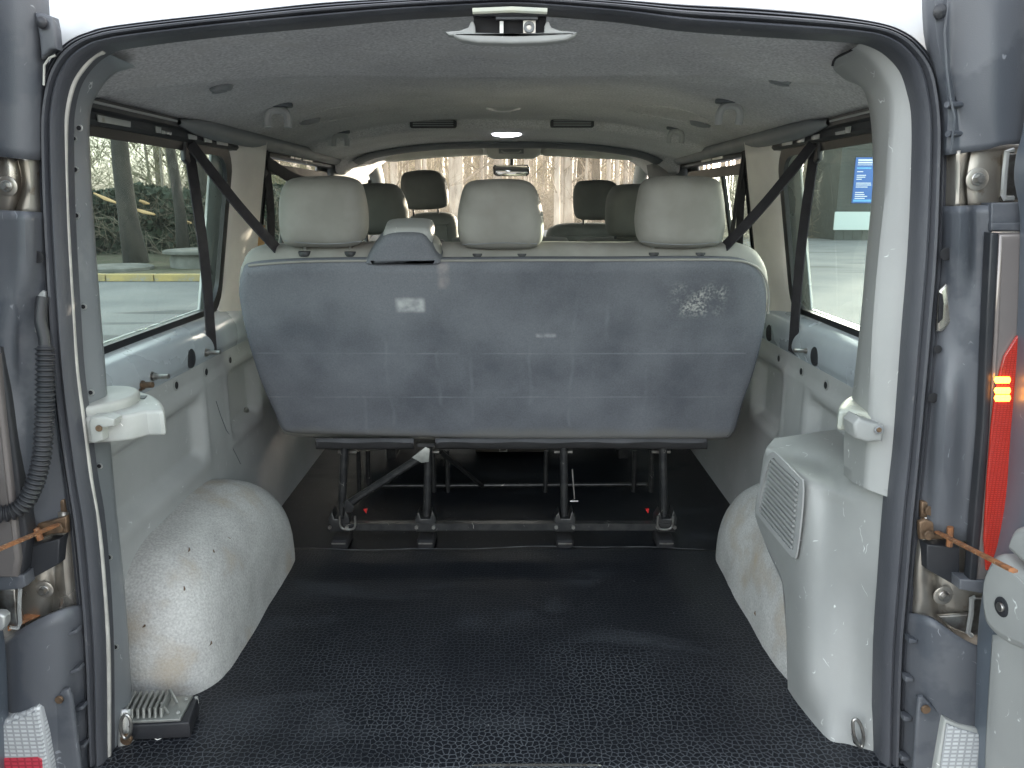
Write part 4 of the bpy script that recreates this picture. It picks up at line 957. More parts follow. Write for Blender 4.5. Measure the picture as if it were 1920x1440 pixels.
MB().disc(P(1758, 655, 1.28), B_, .007, .001, 12).build('cladding_hole', M_dark, VAN); MB().disc(P(1749, 746, 1.28), B_, .009, .001, 12).build('cladding_hole', M_dark, VAN)
plate('lamp_header', [(1859, 380), (1990, 378), (1990, 436), (1859, 434)], 1.250, M_clad, VAN, .03, .003)
plate('lamp_header_lip', [(1859, 418), (1990, 416), (1990, 434), (1859, 432)], 1.246, M_clad, VAN, .01, .002)
T = plate('tail_lamp', [(1873, 438), (1990, 434), (1990, 1092), (1826, 1092), (1838, 1000), (1850, 850), (1862, 650)], 1.240, M_lsmoke, VAN, .03, .006, 0, .006); lab(T, 'right tall tail lamp glowing red')
plate('lamp_gasket', [(1858, 436), (1874, 437), (1866, 600), (1856, 800), (1842, 980), (1832, 1090), (1818, 1090), (1828, 960), (1842, 800), (1850, 600)], 1.236, M_black, T, .02, .003)
plate('red_lens', [(1908, 630), (1990, 600), (1990, 1070), (1850, 1070), (1846, 1010), (1852, 900), (1860, 800), (1868, 728), (1884, 668)], 1.229, M_lred, T, .006, .002)
for v in (713, 733, 747):
    plate('lit_bulb', [(1868, v - 6), (1894, v - 6), (1896, v), (1893, v + 6), (1868, v + 6), (1865, v)], 1.2265, M_bulb, T, .003, .001)
# ---- right lower
hinge_plate([[(1722, 960, 1.305), (1735, 960, 1.288), (1752, 960, 1.29), (1775, 960, 1.295), (1850, 960, 1.292), (1960, 960, 1.292)], [(1712, 1070, 1.305), (1722, 1070, 1.284), (1738, 1070, 1.286), (1760, 1070, 1.300), (1800, 1070, 1.288), (1960, 1070, 1.288)],
             [(1708, 1120, 1.305), (1722, 1120, 1.284), (1740, 1120, 1.284), (1756, 1120, 1.302), (1790, 1120, 1.286), (1960, 1120, 1.286)], [(1704, 1210, 1.305), (1720, 1210, 1.287), (1742, 1210, 1.29), (1770, 1210, 1.302), (1810, 1210, 1.292), (1960, 1210, 1.292)]], 'lower right hinge plate', 1768, 1116, .0095)
plate('lamp_bracket_box', [(1738, 1021), (1800, 1027), (1800, 1086), (1794, 1100), (1738, 1068)], 1.262, M_black, VAN, .04, .003)
plate('lamp_base', [(1800, 1086), (1990, 1096), (1990, 1120), (1880, 1120), (1800, 1106)], 1.235, M_clad, VAN, .03, .003)
K = strap((1758, 998, 1.27), (1900, 1070, .95)); lab(K, 'right rusty door check strap')
plate('strap_bracket', [(1724, 980), (1736, 974), (1760, 984), (1792, 994), (1796, 1004), (1770, 1012), (1726, 1012)], 1.272, M_brown, VAN, .012, .003)
plate('strap_bracket', [(1728, 940), (1756, 944), (1758, 972), (1728, 972)], 1.284, M_brown, VAN, .012, .004)
MB().disc(P(1741, 1003, 1.266), B_, .009, .004, 14).build('strap_bolt', M_brown, VAN); MB().disc(P(1743, 957, 1.280), B_, .009, .004, 14).build('strap_bolt', M_brown, VAN)
MB().tube([P(1782, 988, 1.258), P(1780, 1024, 1.258)], .0055, 8).build('strap_roller', M_rust, VAN)
MB().tube([P(u, v, 1.262) for u, v in ((1828, 1120), (1822, 1122), (1821, 1150), (1815, 1186), (1822, 1192))], .0045, 6).build('hinge_arm_edge', M_silver, VAN)
plate('hinge_arm', [(1824, 1122), (1990, 1122), (1990, 1196), (1818, 1192), (1780, 1176), (1760, 1156), (1820, 1152)], 1.270, M_bolt, VAN, .01, .003)
clad([[(1702, 1148, 1.302), (1722, 1150, 1.28), (1750, 1158, 1.255), (1785, 1184, 1.245), (1822, 1206, 1.245), (1860, 1216, 1.262)], [(1698, 1260, 1.302), (1716, 1260, 1.28), (1745, 1260, 1.252), (1785, 1260, 1.238), (1822, 1260, 1.240), (1860, 1260, 1.262)],
      [(1694, 1400, 1.302), (1710, 1400, 1.28), (1738, 1400, 1.252), (1785, 1400, 1.238), (1822, 1400, 1.240), (1860, 1400, 1.262)], [(1688, 1580, 1.302), (1702, 1580, 1.28), (1730, 1580, 1.252), (1785, 1580, 1.238), (1822, 1580, 1.240), (1860, 1580, 1.262)]], M_clad, 'bumper_corner', 'lower right dark bumper corner')
plate('bumper_infill', [(1722, 1308), (1732, 1306), (1772, 1346), (1762, 1400), (1752, 1560), (1706, 1560), (1716, 1400)], 1.236, M_clad, VAN, .012, .006)
MB().disc(P(1735, 1329, 1.234), B_, .0085, .004, 14).build('infill_screw', M_brown, VAN)
for u, v in ((1713, 1203), (1706, 1275), (1703, 1349), (1699, 1424)):
    MB().slab([P(u + a, v + b, 1.266) for a, b in ((-8, -6), (8, -2), (6, 4), (-8, 4))], B_, .02, .002).build('cladding_rib', M_clad, VAN)
T = plate('reversing_lamp', [(1772, 1348), (1800, 1360), (1840, 1370), (1870, 1560), (1742, 1560), (1756, 1440)], 1.222, M_lsmoke if False else M_white, VAN, .03, .005, 0, .003); lab(T, 'right clear reversing lamp')
plate('lens', [(1776, 1358), (1800, 1368), (1836, 1378), (1850, 1560), (1752, 1560), (1764, 1440)], 1.2165, M_lclear, T, .005, .002)

# ================================================================== REAR DOORS standing open
M_dpaint = mat('blue_grey_door_paint', (.15, .175, .205), .35, .2, var=(.12, .14, .17), vs=3, scr=.6, scrc=(.4, .44, .48))
def door(s, edge, nm):
    D = empty('rear_door', (0, 0, 0)); D.parent = VAN; h = P(*edge[len(edge) // 2], 1.235); D.location = h - VAN.location; lab(D, nm)
    e = spl([P(u, v, 1.235) for u, v in edge], 4)
    rows = [[p + V((s * .07, .012, 0)), p + V((s * .03, .014, 0)), p + V((s * .004, .006, 0)), p + V((0, -.004, 0)), p + V((0, -.06, 0)), p + V((0, -.13, 0)), p + V((s * .012, -.15, 0))] for p in e]
    MB().grid(rows).build('door_frame', M_dpaint, D, angle=40)
    lo = [p for p in e if p.z < .74]
    rows = [[p + V((s * .012, -.15, 0)), p + V((s * .008, -.25, 0)), p + V((s * .008, -.6, 0)), p + V((s * .012, -.74, 0)), p + V((s * .07, -.75, 0)), p + V((s * .075, -.4, 0)), p + V((s * .07, .012, 0))] for p in lo]
    MB().grid(rows).build('lower_panel', M_dpaint, D, angle=40)
    hi = [p for p in e if p.z >= .74]
    if hi:
        MB().slab([hi[0] + V((s * .03, -.15, 0)), hi[-1] + V((s * .03, -.15, 0)), hi[-1] + V((s * .03, -.72, 0)), hi[0] + V((s * .03, -.72, 0))], (-s, 0, 0), .006, .002).build('door_window', M_glass, D)
        MB().tube([hi[0] + V((s * .03, -.72, 0)), hi[-1] + V((s * .03, -.72, 0)), hi[-1] + V((s * .03, -.13, .02)), ], .03, 8).build('window_surround', M_dpaint, D)
    return D
DR = door(1, [(1812, 1620), (1822, 1440), (1832, 1200), (1848, 1080), (1866, 1020), (1882, 930), (1890, 820), (1900, 700), (1908, 560), (1912, 430), (1909, 380), (1901, 335), (1905, 290), (1916, 250), (1925, 180), (1935, 100), (1940, -60)], 'right rear door open at right angles')
DL = door(-1, [(20, 1620), (20, 1440), (14, 1280), (10, 1215), (0, 1150), (-14, 1080), (-30, 900), (-40, 700), (-48, 500), (-52, 300), (-60, -60)], 'left rear door open at right angles')
# trim on the right door: lower panel and pull handle
def xe(v):
    E = [(1818, 1560), (1822, 1440), (1832, 1200), (1848, 1080), (1866, 1020)]
    for (u1, v1), (u0, v0) in zip(E, E[1:]):
        if v >= v0: return P(u0 + (u1 - u0) * (v - v0) / (v1 - v0), v, 1.235).x
    return P(1866, v, 1.235).x
rows = patch([[PX(u + du, v, xe(v) - .010 - .004 * (du > 0)) for du in (0, 14, 50, 110)] for u, v in ((1864, 1190), (1858, 1280), (1852, 1380), (1846, 1560))], 4, 4)
MB().grid(rows).build('door_trim', M_trim, DR, angle=60, solid=.006)
XH = xe(1130) - .022
hd = spl([PX(u, v, XH) for u, v in ((1856, 1048), (1872, 1038), (1886, 1046), (1925, 1082), (1975, 1120), (1975, 1250), (1915, 1220), (1880, 1204), (1852, 1180), (1840, 1150), (1839, 1090))], 4, True)
MB().slab(hd, (-1, 0, 0), .05, .012, .004).build('pull_handle_cover', M_trim, DR)
MB().slab(spl([PX(u, v, XH - .008) for u, v in ((1888, 1012), (1900, 990), (1930, 985), (1975, 990), (1975, 1105), (1925, 1066), (1902, 1046), (1886, 1030))], 3, True), (-1, 0, 0), .03, .012, .003).build('handle_cap', M_trim, DR)
q = PX(1880, 1138, XH - .003); nn = V((-1, -.1, 0)); MB().disc(q, nn, .0165, .003, 20).build('fastener', M_black, DR); MB().disc(q + nn * .003, nn, .008, .004, 10).build('fastener_centre', M_bolt, DR)
o = plate('wiring_gaiter_edge', [(-40, 1150), (0, 1152), (8, 1158), (8, 1175), (2, 1184), (-40, 1184)], 1.20, M_silver, DL, .02, .004)

# ================================================================== SEATS
SB0 = V((0, 2.25, .33)); sd = V((0, -.22, .62)).normalized(); SBN = V((0, -.62, -.22)).normalized()
BEN = empty('rear_bench_seat', (0, 2.45, 0), 'three seat rear bench with dark grey cloth back on black tube legs', 'bench seat', 'seats in the van')
M_back = seatback_material(BEN.location)
def sp(u, v, off=0.0): return PP(u, v, SB0 - SBN * off, SBN)
ol = [(470, 480), (560, 475), (700, 473), (850, 473), (1000, 472), (1150, 473), (1300, 472), (1375, 472), (1412, 479), (1435, 496), (1448, 535), (1444, 590), (1432, 650), (1418, 706), (1400, 752), (1390, 790), (1378, 822), (1350, 836), (1200, 838), (950, 838), (760, 834), (620, 832), (540, 828), (520, 815), (508, 780), (484, 725), (462, 655), (446, 590), (440, 545), (445, 508)]
MB().slab(spl([sp(u, v, .05) for u, v in ol], 4, True), SBN, .11, .045, .0).build('backrest_cushion', M_vinyl, BEN)
ol2 = [(466, 500), (560, 493), (700, 491), (850, 491), (1000, 490), (1150, 490), (1300, 489), (1372, 490), (1405, 496), (1428, 512), (1440, 545), (1440, 590), (1430, 650), (1415, 706), (1398, 752), (1388, 788), (1376, 818), (1350, 828), (1200, 828), (950, 828), (760, 824), (620, 820), (545, 817), (524, 806), (512, 778), (488, 725), (465, 655), (450, 592), (444, 545), (450, 515)]
BK = MB().slab(spl([sp(u, v, .004) for u, v in ol2], 4, True), SBN, .05, .022, .006).build('cloth_back', M_back, BEN, angle=50)
# piping round the cloth and the hanging lower hem
pp_ = spl([sp(u, v, .012) for u, v in ol2[:12] + []], 4); MB().tube([p + V((0, 0, .003)) for p in pp_], .0032, 6).build('piping', M_vinyl, BK)
def hem(us, nm='hem'):
    rows = [[sp(u, 822, .012), sp(u, 829 + 1.0 * math.sin(u * .05), .004), sp(u, 834 + 1.6 * math.sin(u * .021), .018), sp(u, 839 + 1.2 * math.sin(u * .021), .04), sp(u, 841, .07)] for u in us]
    MB().grid(rows).build(nm, mat('hem_cloth', (.085, .085, .092), .95, var=(.065, .065, .07), vs=12), BK, solid=.004)
hem(range(592, 782, 8)); hem(list(range(816, 1336, 10)))
# belt reel hump on the backrest
hp_ = [(688, 500), (692, 482), (706, 462), (724, 446), (760, 442), (792, 445), (806, 462), (816, 480), (822, 505), (822, 545), (690, 545)]
MB().slab(spl([sp(u, v, -.004) for u, v in hp_[:8]] + [sp(824, 499, -.004), sp(756, 501, -.004)], 3, True), SBN, .10, .018, .0).build('belt_reel_cover', M_back, BK)
MB().slab(spl([sp(u, v, .02) for u, v in ((718, 450), (718, 438), (728, 431), (760, 429), (795, 430), (808, 437), (810, 455), (800, 470), (730, 470))], 3, True), SBN, .09, .016, .004).build('belt_reel_cap', M_trim, BEN)
MB().slab(spl([sp(u, v, .03) for u, v in ((800, 462), (812, 457), (822, 466), (826, 490), (800, 490))], 3, True), SBN, .07, .014, .004).build('cap_side', M_vinyl, BEN)
def headrest(uv, Y, parent, m=M_vinyl, th=.115, tilt=.12, posts=True, r=.045, seam=True, pr=.0055, pl=.05, collar=True):
    n = V((0, -1, -tilt)).normalized()
    c = sum((V((u, v, 0)) for u, v in uv), V()) / len(uv); p0 = P(c.x, c.y, Y)
    pts = spl([PP(u, v, p0, n) for u, v in uv], 5, True)
    cc = sum(pts, V()) / len(pts); rg = []
    for sg in (-1, 1):
        ss = [.04, .2, .36, .5, .62, .72, .80, .86, .91, .945, .97, .985, .995, 1.0]
        if sg > 0: ss = ss[::-1][1:]
        for q_ in ss: rg.append([cc + (p - cc) * q_ + n * (sg * th * .5 * max(0, 1 - q_ ** 5) ** .5 - th * .42) for p in pts])
    mb_ = MB().grid(rg, True); L_ = len(pts); mb_.f += [tuple(range(L_))[::-1], tuple((len(rg) - 1) * L_ + i for i in range(L_))]
    H = mb_.build('head_restraint', m, parent, angle=0)
    cen = sum(pts, V()) / len(pts); zb = min(p.z for p in pts); w_ = max(p.x for p in pts) - min(p.x for p in pts); zt = max(p.z for p in pts)
    if seam:
        a = [cen + V((x * w_ * .43, 0, 0)) for x in [-1 + .2 * i for i in range(11)]]
        a = [V((p.x, cen.y - .012 - .004 * 0, zb + (zt - zb) * .105 + (.004 * math.cos(p.x * 20)))) for p in a]
        a = [PP_on(p, cen, n, .0006 + (.004 if abs(i - 5) < 4 else -.006)) for i, p in enumerate(a)]
        MB().tube(a, .0013, 6).build('stitched_seam', M_hplast if m is M_vinyl else M_black, H)
    if posts:
        for k in (-1, 1):
            b = V((cen.x + k * w_ * .26, cen.y + th * .5, zb + .015)); MB().tube([b, b - V((0, -.008, pl))], pr, 10).build('post', M_bolt if collar else M_black, H)
            if collar: MB().disc(b - V((0, 0, .030)), (0, -.2, 1), .019, .012, 16).build('post_collar', M_black, H)
    return H
def PP_on(p, c, n, off):
    d = (p - c).dot(n); return p - n * d + n * (off + .0)
headrest([(540, 338), (575, 334), (625, 333), (655, 338), (672, 350), (681, 380), (685, 415), (682, 445), (668, 463), (640, 469), (590, 469), (535, 466), (520, 450), (515, 415), (516, 375), (524, 350)], 2.06, BEN)
headrest([(880, 344), (910, 340), (950, 339), (985, 342), (1003, 354), (1014, 380), (1020, 415), (1019, 450), (1008, 466), (985, 472), (940, 473), (890, 471), (866, 464), (857, 445), (856, 405), (862, 372), (868, 355)], 2.06, BEN)
headrest([(1222, 338), (1255, 334), (1305, 333), (1345, 337), (1360, 350), (1366, 385), (1367, 425), (1360, 455), (1345, 466), (1300, 471), (1240, 470), (1212, 464), (1199, 450), (1195, 415), (1200, 375), (1207, 350)], 2.06, BEN)
# seat cushion seen edge-on from behind, and floor frame
MB().slab([V((-.66, 2.36, .47)), V((.66, 2.36, .47)), V((.66, 2.84, .49)), V((-.66, 2.84, .49))], (0, 0, 1), .12, .03).build('seat_cushion', M_dash, BEN)
YL = 2.30
def leg(u, vt, vb, y=YL, r=.0115, nm='leg'):
    return MB().tube([P(u, vt, y), P(u - (0 if u > 900 else 0), vb, y)], r, 12).build(nm, M_tube, BEN)
for u, ub in ((646, 640), (803, 800), (1057, 1058), (1243, 1245)):
    a, b = P(u, 838, YL), P(ub, 985, YL); L_ = MB().tube([a, b], .0125, 12).build('leg', M_tube, BEN)
    MB().tube([V((a.x - .028, YL + .03, a.z - .025)), V((a.x + .030, YL + .03, a.z - .025))], .0065, 8).build('pivot_bolt', M_bolt, BEN)
    # foot: latch body, floor shoe
    fz = .0; F = V((b.x, YL, 0))
    MB().slab([F + V((x, -.03, z)) for x, z in ((-.030, .055), (-.034, .10), (-.020, .125), (-.014, .10), (.014, .10), (.022, .13), (.034, .10), (.030, .055))], B_, .05, .004).build('floor_latch', M_tube, L_)
    MB().slab([F + V((x, y, .0)) for x, y in rr(-.036, .036, -.062, .06, .03)], (0, 0, 1), .02, .006).build('floor_shoe', M_dark, L_)
    MB().slab([F + V((x, y, .035)) for x, y in rr(-.028, .028, -.050, .05, .014)], (0, 0, 1), .035, .010).build('floor_shoe', M_dark, L_)
    MB().box(F + V((-.022, -.053, .024)), F + V((.022, -.050, .028))).build('latch_edge', M_bolt, L_)
    for sx_ in (-.028, .026):
        MB().tube([F + V((sx_, -.034, .075)), F + V((sx_, -.042, .075))], .006, 6).build('nut', M_bolt, L_)
a, b = P(640, 985, YL - .02), P(1262, 989, YL - .02)
MB().box((a.x - .005, YL - .034, a.z - .0115), (b.x - .012, YL - .01, a.z + .0115)).build('cross_tube', M_tube, BEN)
for u in (652, 1247):
    c = P(u, 983, YL - .045)
    MB().tube(spl([c + V((-.024, 0, .028)), c + V((-.023, 0, -.005)), c + V((-.012, 0, -.017)), c + V((.012, 0, -.017)), c + V((.023, 0, -.005)), c + V((.024, 0, .028))], 4), .0036, 8).build('release_loop', M_bolt, BEN)
a, b = P(690, 911, 2.78), P(1212, 908, 2.78); MB().tube([a, b], .0085, 10).build('front_cross_tube', M_tube, BEN)
for u in (672, 812, 1024, 1190, 1222, 690, 838):
    a, b = P(u, 845, 2.76), P(u + (2 if u < 900 else -2), 925, 2.76); MB().tube([a, b], .009, 8).build('front_leg', M_tube, BEN)
def flatbar(p0, p1, w_, m=M_tube, nm='brace'):
    a, b = V(p0), V(p1); return ribbon([a, a.lerp(b, .08), a.lerp(b, .5), a.lerp(b, .92), b], w_, (.4, 0, 1), m, BEN, nm, .007, 2)
MB().tube([P(648, 950, YL - .015), P(672, 932, YL - .015), P(775, 866, YL - .02), P(800, 846, YL - .02)], .0125, 8, rf=lambda i: (.016, .0125, .0125, .017)[i]).build('brace', M_tube, BEN)
plate('brace_gusset', [(772, 858), (798, 838), (806, 842), (804, 866), (790, 868)], YL - .036, M_alu, BEN, .004, .001); plate('brace_gusset', [(648, 934), (664, 950), (660, 962), (646, 960)], YL - .034, M_tube, BEN, .004, .001)
MB().tube([P(828, 848, 2.45), P(905, 912, 2.77)], .008, 8).build('brace', M_tube, BEN)
MB().tube([P(1073, 880, YL + .02), P(1077, 935, YL + .02), P(1070, 940, YL), P(1084, 940, YL)], .0028, 6).build('release_rod', M_bolt, BEN)
MB().box(P(783, 838, YL - .03), P(816, 826, YL)).build('hinge_block', M_tube, BEN)
for u in (684, 1213):
    c = P(u, 959, YL + .03); MB().slab([c + V((-.005, 0, .006)), c + V((.007, 0, .008)), c + V((.004, 0, -.008))], B_, .012, .001).build('red_tag', M_red, BEN)

# ---- second row
MID = empty('middle_bench_seat', (0, 3.2, 0), 'middle row bench of the same grey green cloth seen over the rear bench', 'bench seat', 'seats in the van')
M_vdark = mat('front_upholstery', (.15, .155, .145), .7, var=(.12, .125, .115), vs=8, grain=.3, gs=400)
def back(uv, Y, parent, m=M_vdark, th=.12, r=.05, zb=.42, nm='backrest', tilt=.15):
    n = V((0, -1, -tilt)).normalized(); p0 = P(*uv[len(uv) // 2], Y); top = [PP(u, v, p0, n) for u, v in uv]
    a, b = top[0].copy(), top[-1].copy(); a.z = b.z = zb; a.y = b.y = p0.y + (p0.z - zb) * tilt
    pts = spl(top, 4) + [b, a]
    return MB().slab(pts, n, th, r, .008, segs=4).build(nm, m, parent, angle=50)
back([(470, 520), (478, 470), (500, 462), (600, 458), (700, 458), (812, 455), (832, 462), (838, 500)], 3.05, MID)
back([(842, 500), (846, 462), (860, 452), (1000, 450), (1052, 451), (1068, 458), (1072, 500)], 3.05, MID)
back([(1078, 500), (1080, 466), (1092, 455), (1130, 451), (1190, 450), (1260, 452), (1280, 470), (1284, 500)], 3.05, MID)
headrest([(668, 352), (685, 346), (720, 346), (742, 351), (755, 370), (763, 400), (762, 428), (752, 440), (715, 443), (665, 442), (652, 420), (650, 380)], 3.03, MID, M_vdark, .11, seam=False, collar=False)
headrest([(1150, 355), (1165, 349), (1200, 347), (1230, 350), (1245, 375), (1248, 415), (1240, 443), (1200, 448), (1160, 447), (1142, 440), (1137, 415), (1140, 375)], 3.03, MID, M_vdark, .11, seam=False, collar=False)
MB().slab([V((-.64, 3.10, .34)), V((.64, 3.10, .34)), V((.64, 3.6, .40)), V((-.64, 3.6, .40))], (0, 0, 1), .14, .04).build('seat_cushion', M_dash, MID)
MB().slab([V((-.14, 3.16, .02)), V((.17, 3.16, .02)), V((.17, 3.14, .30)), V((-.14, 3.14, .30))], B_, .30, .02).build('seat_box', mat('seat_base_cover', (.06, .052, .042), .6, var=(.045, .04, .035), vs=14), MID)
MB().tube([P(937, 838, 3.12), P(937, 846, 3.12), P(950, 846, 3.12), P(950, 838, 3.12)], .004, 6).build('wire_loop', M_bolt, MID)
for x in (-.5, .5):
    MB().box((x - .02, 3.15, 0), (x + .02, 3.55, .34)).build('leg', M_tube, MID)
# ---- front seats
DS = empty('driver_seat', (-.42, 3.95, 0), 'single driver seat at front left with a tall head restraint', 'car seat', 'seats in the van')
back([(757, 470), (760, 425), (772, 407), (800, 402), (832, 402), (850, 408), (857, 425), (860, 470)], 3.95, DS)
headrest([(752, 330), (765, 323), (795, 320), (820, 323), (833, 335), (839, 360), (840, 382), (832, 391), (800, 395), (765, 394), (752, 380), (749, 350)], 3.93, DS, M_vdark, .11, seam=False, collar=False, pl=.06)
MB().slab([V((-.66, 4.0, .30)), V((-.20, 4.0, .30)), V((-.20, 4.5, .36)), V((-.66, 4.5, .36))], (0, 0, 1), .16, .04).build('seat_cushion', M_dash, DS)
MB().box((-.62, 4.02, 0), (-.24, 4.4, .16)).build('seat_base', M_dash, DS)
FS = empty('front_passenger_bench', (.35, 3.95, 0), 'double front passenger bench at front right with low shoulders', 'bench seat', 'seats in the van')
back([(1020, 480), (1026, 440), (1040, 428), (1062, 423), (1110, 422), (1150, 423), (1195, 425), (1210, 440), (1214, 480)], 3.95, FS)
headrest([(1084, 344), (1100, 340), (1130, 339), (1150, 342), (1160, 352), (1165, 380), (1160, 408), (1145, 414), (1110, 415), (1085, 412), (1077, 398), (1076, 362)], 3.93, FS, M_vdark, .11, seam=False, collar=False, pl=.06)
MB().slab([V((.10, 4.0, .30)), V((.74, 4.0, .30)), V((.74, 4.5, .36)), V((.10, 4.5, .36))], (0, 0, 1), .16, .04).build('seat_cushion', M_dash, FS)
MB().box((.14, 4.02, 0), (.70, 4.4, .16)).build('seat_base', M_dash, FS)
MB().box((.9, 0, 0), (.9, 0, 0)) if False else None

# ================================================================== load floor mat
def seamY(x): return 2.245 + .012 * math.sin(x * 5 + .5) + .02 * max(0, -x - .1) ** 2 + .004 * math.sin(x * 17)
rows = []
for i in range(60):
    t = i / 59; row = []
    for j in range(81):
        x = -.80 + 1.6 * j / 80; y = 1.272 + (seamY(x) - 1.272) * t
        row.append(V((x, y, .005 + .0035 * noise.noise(V((x * 3.5, y * 4, 1))) * (1 - abs(2 * t - 1) ** 6) + .002)))
    rows.append(row)
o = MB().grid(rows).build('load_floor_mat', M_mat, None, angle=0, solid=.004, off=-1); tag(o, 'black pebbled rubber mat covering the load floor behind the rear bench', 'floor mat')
MB().tube([V((x, seamY(x) + .003, .0105)) for x in [-.64 + .016 * i for i in range(80)]], .0017, 5).build('raised_edge', mat('worn_mat_edge', (.11, .115, .12), .6, var=(.03, .03, .034), vs=12), o)

# ================================================================== electronics box with cooling fins
bc = PZ(318, 1338, .05); 
MOD = empty('electronic_control_box', (bc.x, bc.y, .01), 'finned aluminium electronic box lying on the black mat by the left pillar', 'control unit')
T0 = [PZ(u, v, .055) for u, v in ((243, 1310), (362, 1303), (338, 1348), (219, 1354))]
MB().slab([T0[0] + V((-.01, .0, 0)), T0[1], T0[2], T0[3] + V((-.01, 0, 0))], (0, 0, 1), .006, .001).build('metal_lid', M_alu, MOD)
T1 = [p + V((.006, -.002, -.007)) for p in T0]
MB().slab([T1[0], T1[1] + V((.004, 0, 0)), T1[2] + V((.012, 0, 0)), T1[3]], (0, 0, 1), .036, .004).build('case', M_black, MOD)
ax = (T0[0] - T0[3]); ex = (T0[1] - T0[0]).normalized()
for k in range(8):
    a = PZ(226 + k * 11, 1351.5 - k * .5, .056) + V((.0, .004, 0)); b = a + ax * .86
    fin = MB(); h = .020
    q = [a, a + ax * .05 + V((0, 0, h)), b + V((0, 0, h)), b]
    fin.slab([p for p in q], (1, 0, 0), .0065, .002); fin.build('cooling_fin', M_alu, MOD)
for (u, v, u2, v2) in ((301, 1318, 316, 1338), (318, 1292, 332, 1318)):
    a, b = PZ(u, v, .085 if v2 < 1330 else .075), PZ(u2, v2, .058)
    MB().tube([a, b], .0042, 6, sq=(.5, 1.2)).build('mounting_strap', M_alu, MOD)
for u, v in ((334, 1336), (349, 1311)):
    MB().disc(PZ(u, v, .0555), (0, 0, 1), .0045, .002, 10, hole=.5).build('rivet', M_white, MOD)
plate_p = PZ(306, 1360, .03)
MB().box(plate_p + V((-.02, -.012, -.02)), plate_p + V((.014, .01, .004))).build('connector', M_black, MOD)
MB().box(plate_p + V((-.010, -.013, .006)), plate_p + V((.008, -.010, .009))).build('label_strip', M_white, MOD)
MB().tube([plate_p + V((-.016, -.016, .0)), plate_p + V((-.018, -.018, -.012)), plate_p + V((-.006, -.018, -.02)), plate_p + V((.01, -.016, -.014))], .0014, 6).build('wire_clip', M_bolt, MOD)
e = PZ(368, 1315, .04); MB().slab([e + V((-.003, 0, .010)), e + V((.003, 0, .010)), e + V((.004, 0, -.006)), e + V((-.002, 0, -.008))], B_, .004, .0006).build('white_clip', M_white, MOD)

# ================================================================== OUTSIDE: trees, hedge, kiosk
M_bark = mat('pale_weathered_bark', (.30, .255, .22), .9, var=(.42, .37, .32), vs=6, grain=.6, gs=30, stretch=(1, 1, .3), stain=(.10, .085, .07), ss=5)
M_bark2 = mat('dark_wet_bark', (.024, .021, .018), .9, var=(.04, .034, .028), vs=5, grain=.8, gs=25, stretch=(1, 1, .3))
M_twig = mat('bare_twigs', (.24, .20, .16), .9, var=(.17, .14, .11), vs=2)
M_leaf = mat('sparse_dull_foliage', (.10, .11, .035), .8, var=(.16, .13, .05), vs=1.5)
def tree_mesh(seed, H, r0, lean=.03, nb=26, bl=2.0, twigs=5, low=.15):
    rnd = random.Random(seed); tr = MB(); br = MB(); pts = []
    for i in range(11):
        t = i / 10; pts.append(V((lean * H * t * t + .12 * noise.noise(V((t * 3, seed, 0))), .12 * noise.noise(V((seed, t * 3, 4))), H * t)))
    tr.tube(pts, r0, 9, rf=lambda i: r0 * (1 - .85 * i / 10) * (1.25 if i == 0 else 1))
    def limb(p, d, L, r, lev):
        q = [p]; dd_ = d.normalized()
        for k in range(4):
            dd_ = (dd_ + V((rnd.uniform(-.25, .25), rnd.uniform(-.25, .25), rnd.uniform(-.08, .22)))).normalized(); q.append(q[-1] + dd_ * L / 4)
        br.tube(q, r, 4 if lev == 0 else 3, cap=False, rf=lambda i: r * (1 - .78 * i / 4))
        if lev < 2:
            for _ in range(twigs if lev == 0 else 3):
                k = rnd.randint(1, 4); limb(q[k], (q[k] - q[k - 1]).normalized() + V((rnd.uniform(-.9, .9), rnd.uniform(-.9, .9), rnd.uniform(-.3, .8))), L * rnd.uniform(.35, .6), r * .5, lev + 1)
    for i in range(nb):
        t = low + (1 - low) * (i / nb) ** .9; k = min(9, int(t * 10)); p = pts[k].lerp(pts[k + 1], t * 10 - k); a = rnd.uniform(0, 2 * math.pi)
        limb(p, V((math.cos(a), math.sin(a), rnd.uniform(.1, .9))), bl * (1.1 - .7 * t) * rnd.uniform(.6, 1.2), max(.008, r0 * .22 * (1.1 - t)), 0)
    return tr, br
def make_tree(name, seed, H, r0, m1, m2, **kw):
    t = empty(name, (0, 0, 0)); tr, br = tree_mesh(seed, H, r0, **kw); tr.build('trunk', m1, t, angle=0); br.build('branches', m2, t, angle=0); return t
TV = [make_tree('bare_tree', 11 + i, h, r, M_bark, M_twig, nb=nb, bl=bl, lean=le) for i, (h, r, nb, bl, le) in enumerate(((11, .085, 24, 1.5, .02), (12, .12, 26, 1.9, .03), (9, .06, 22, 1.3, .05), (13, .16, 28, 2.2, -.02), (10, .075, 30, 1.6, -.06)))]
rt_ = random.Random(5)
VW = ['middling straight', 'tall stout', 'short thin', 'thickest pale', 'leaning']
ZW = [(690, 745, 'beside the left windscreen post'), (745, 835, 'above the driver head restraint'), (840, 915, 'left of the rear view mirror'), (920, 1000, 'right behind the rear view mirror'),
      (1005, 1075, 'just right of the rear view mirror'), (1080, 1160, 'above the right front head restraint'), (1165, 1240, 'beside the right windscreen post')]
ZL = [(150, 225, 'in the left rear window, nearest the bare pillar'), (275, 345, 'in the left rear window, right of the big trunk'), (400, 470, 'behind the silver post left of the rear bench')]
ZR = [(1440, 1500, 'in the right rear window, by the silver post'), (1505, 1560, 'in the right rear window, next to the dark kiosk')]
n_ = 0
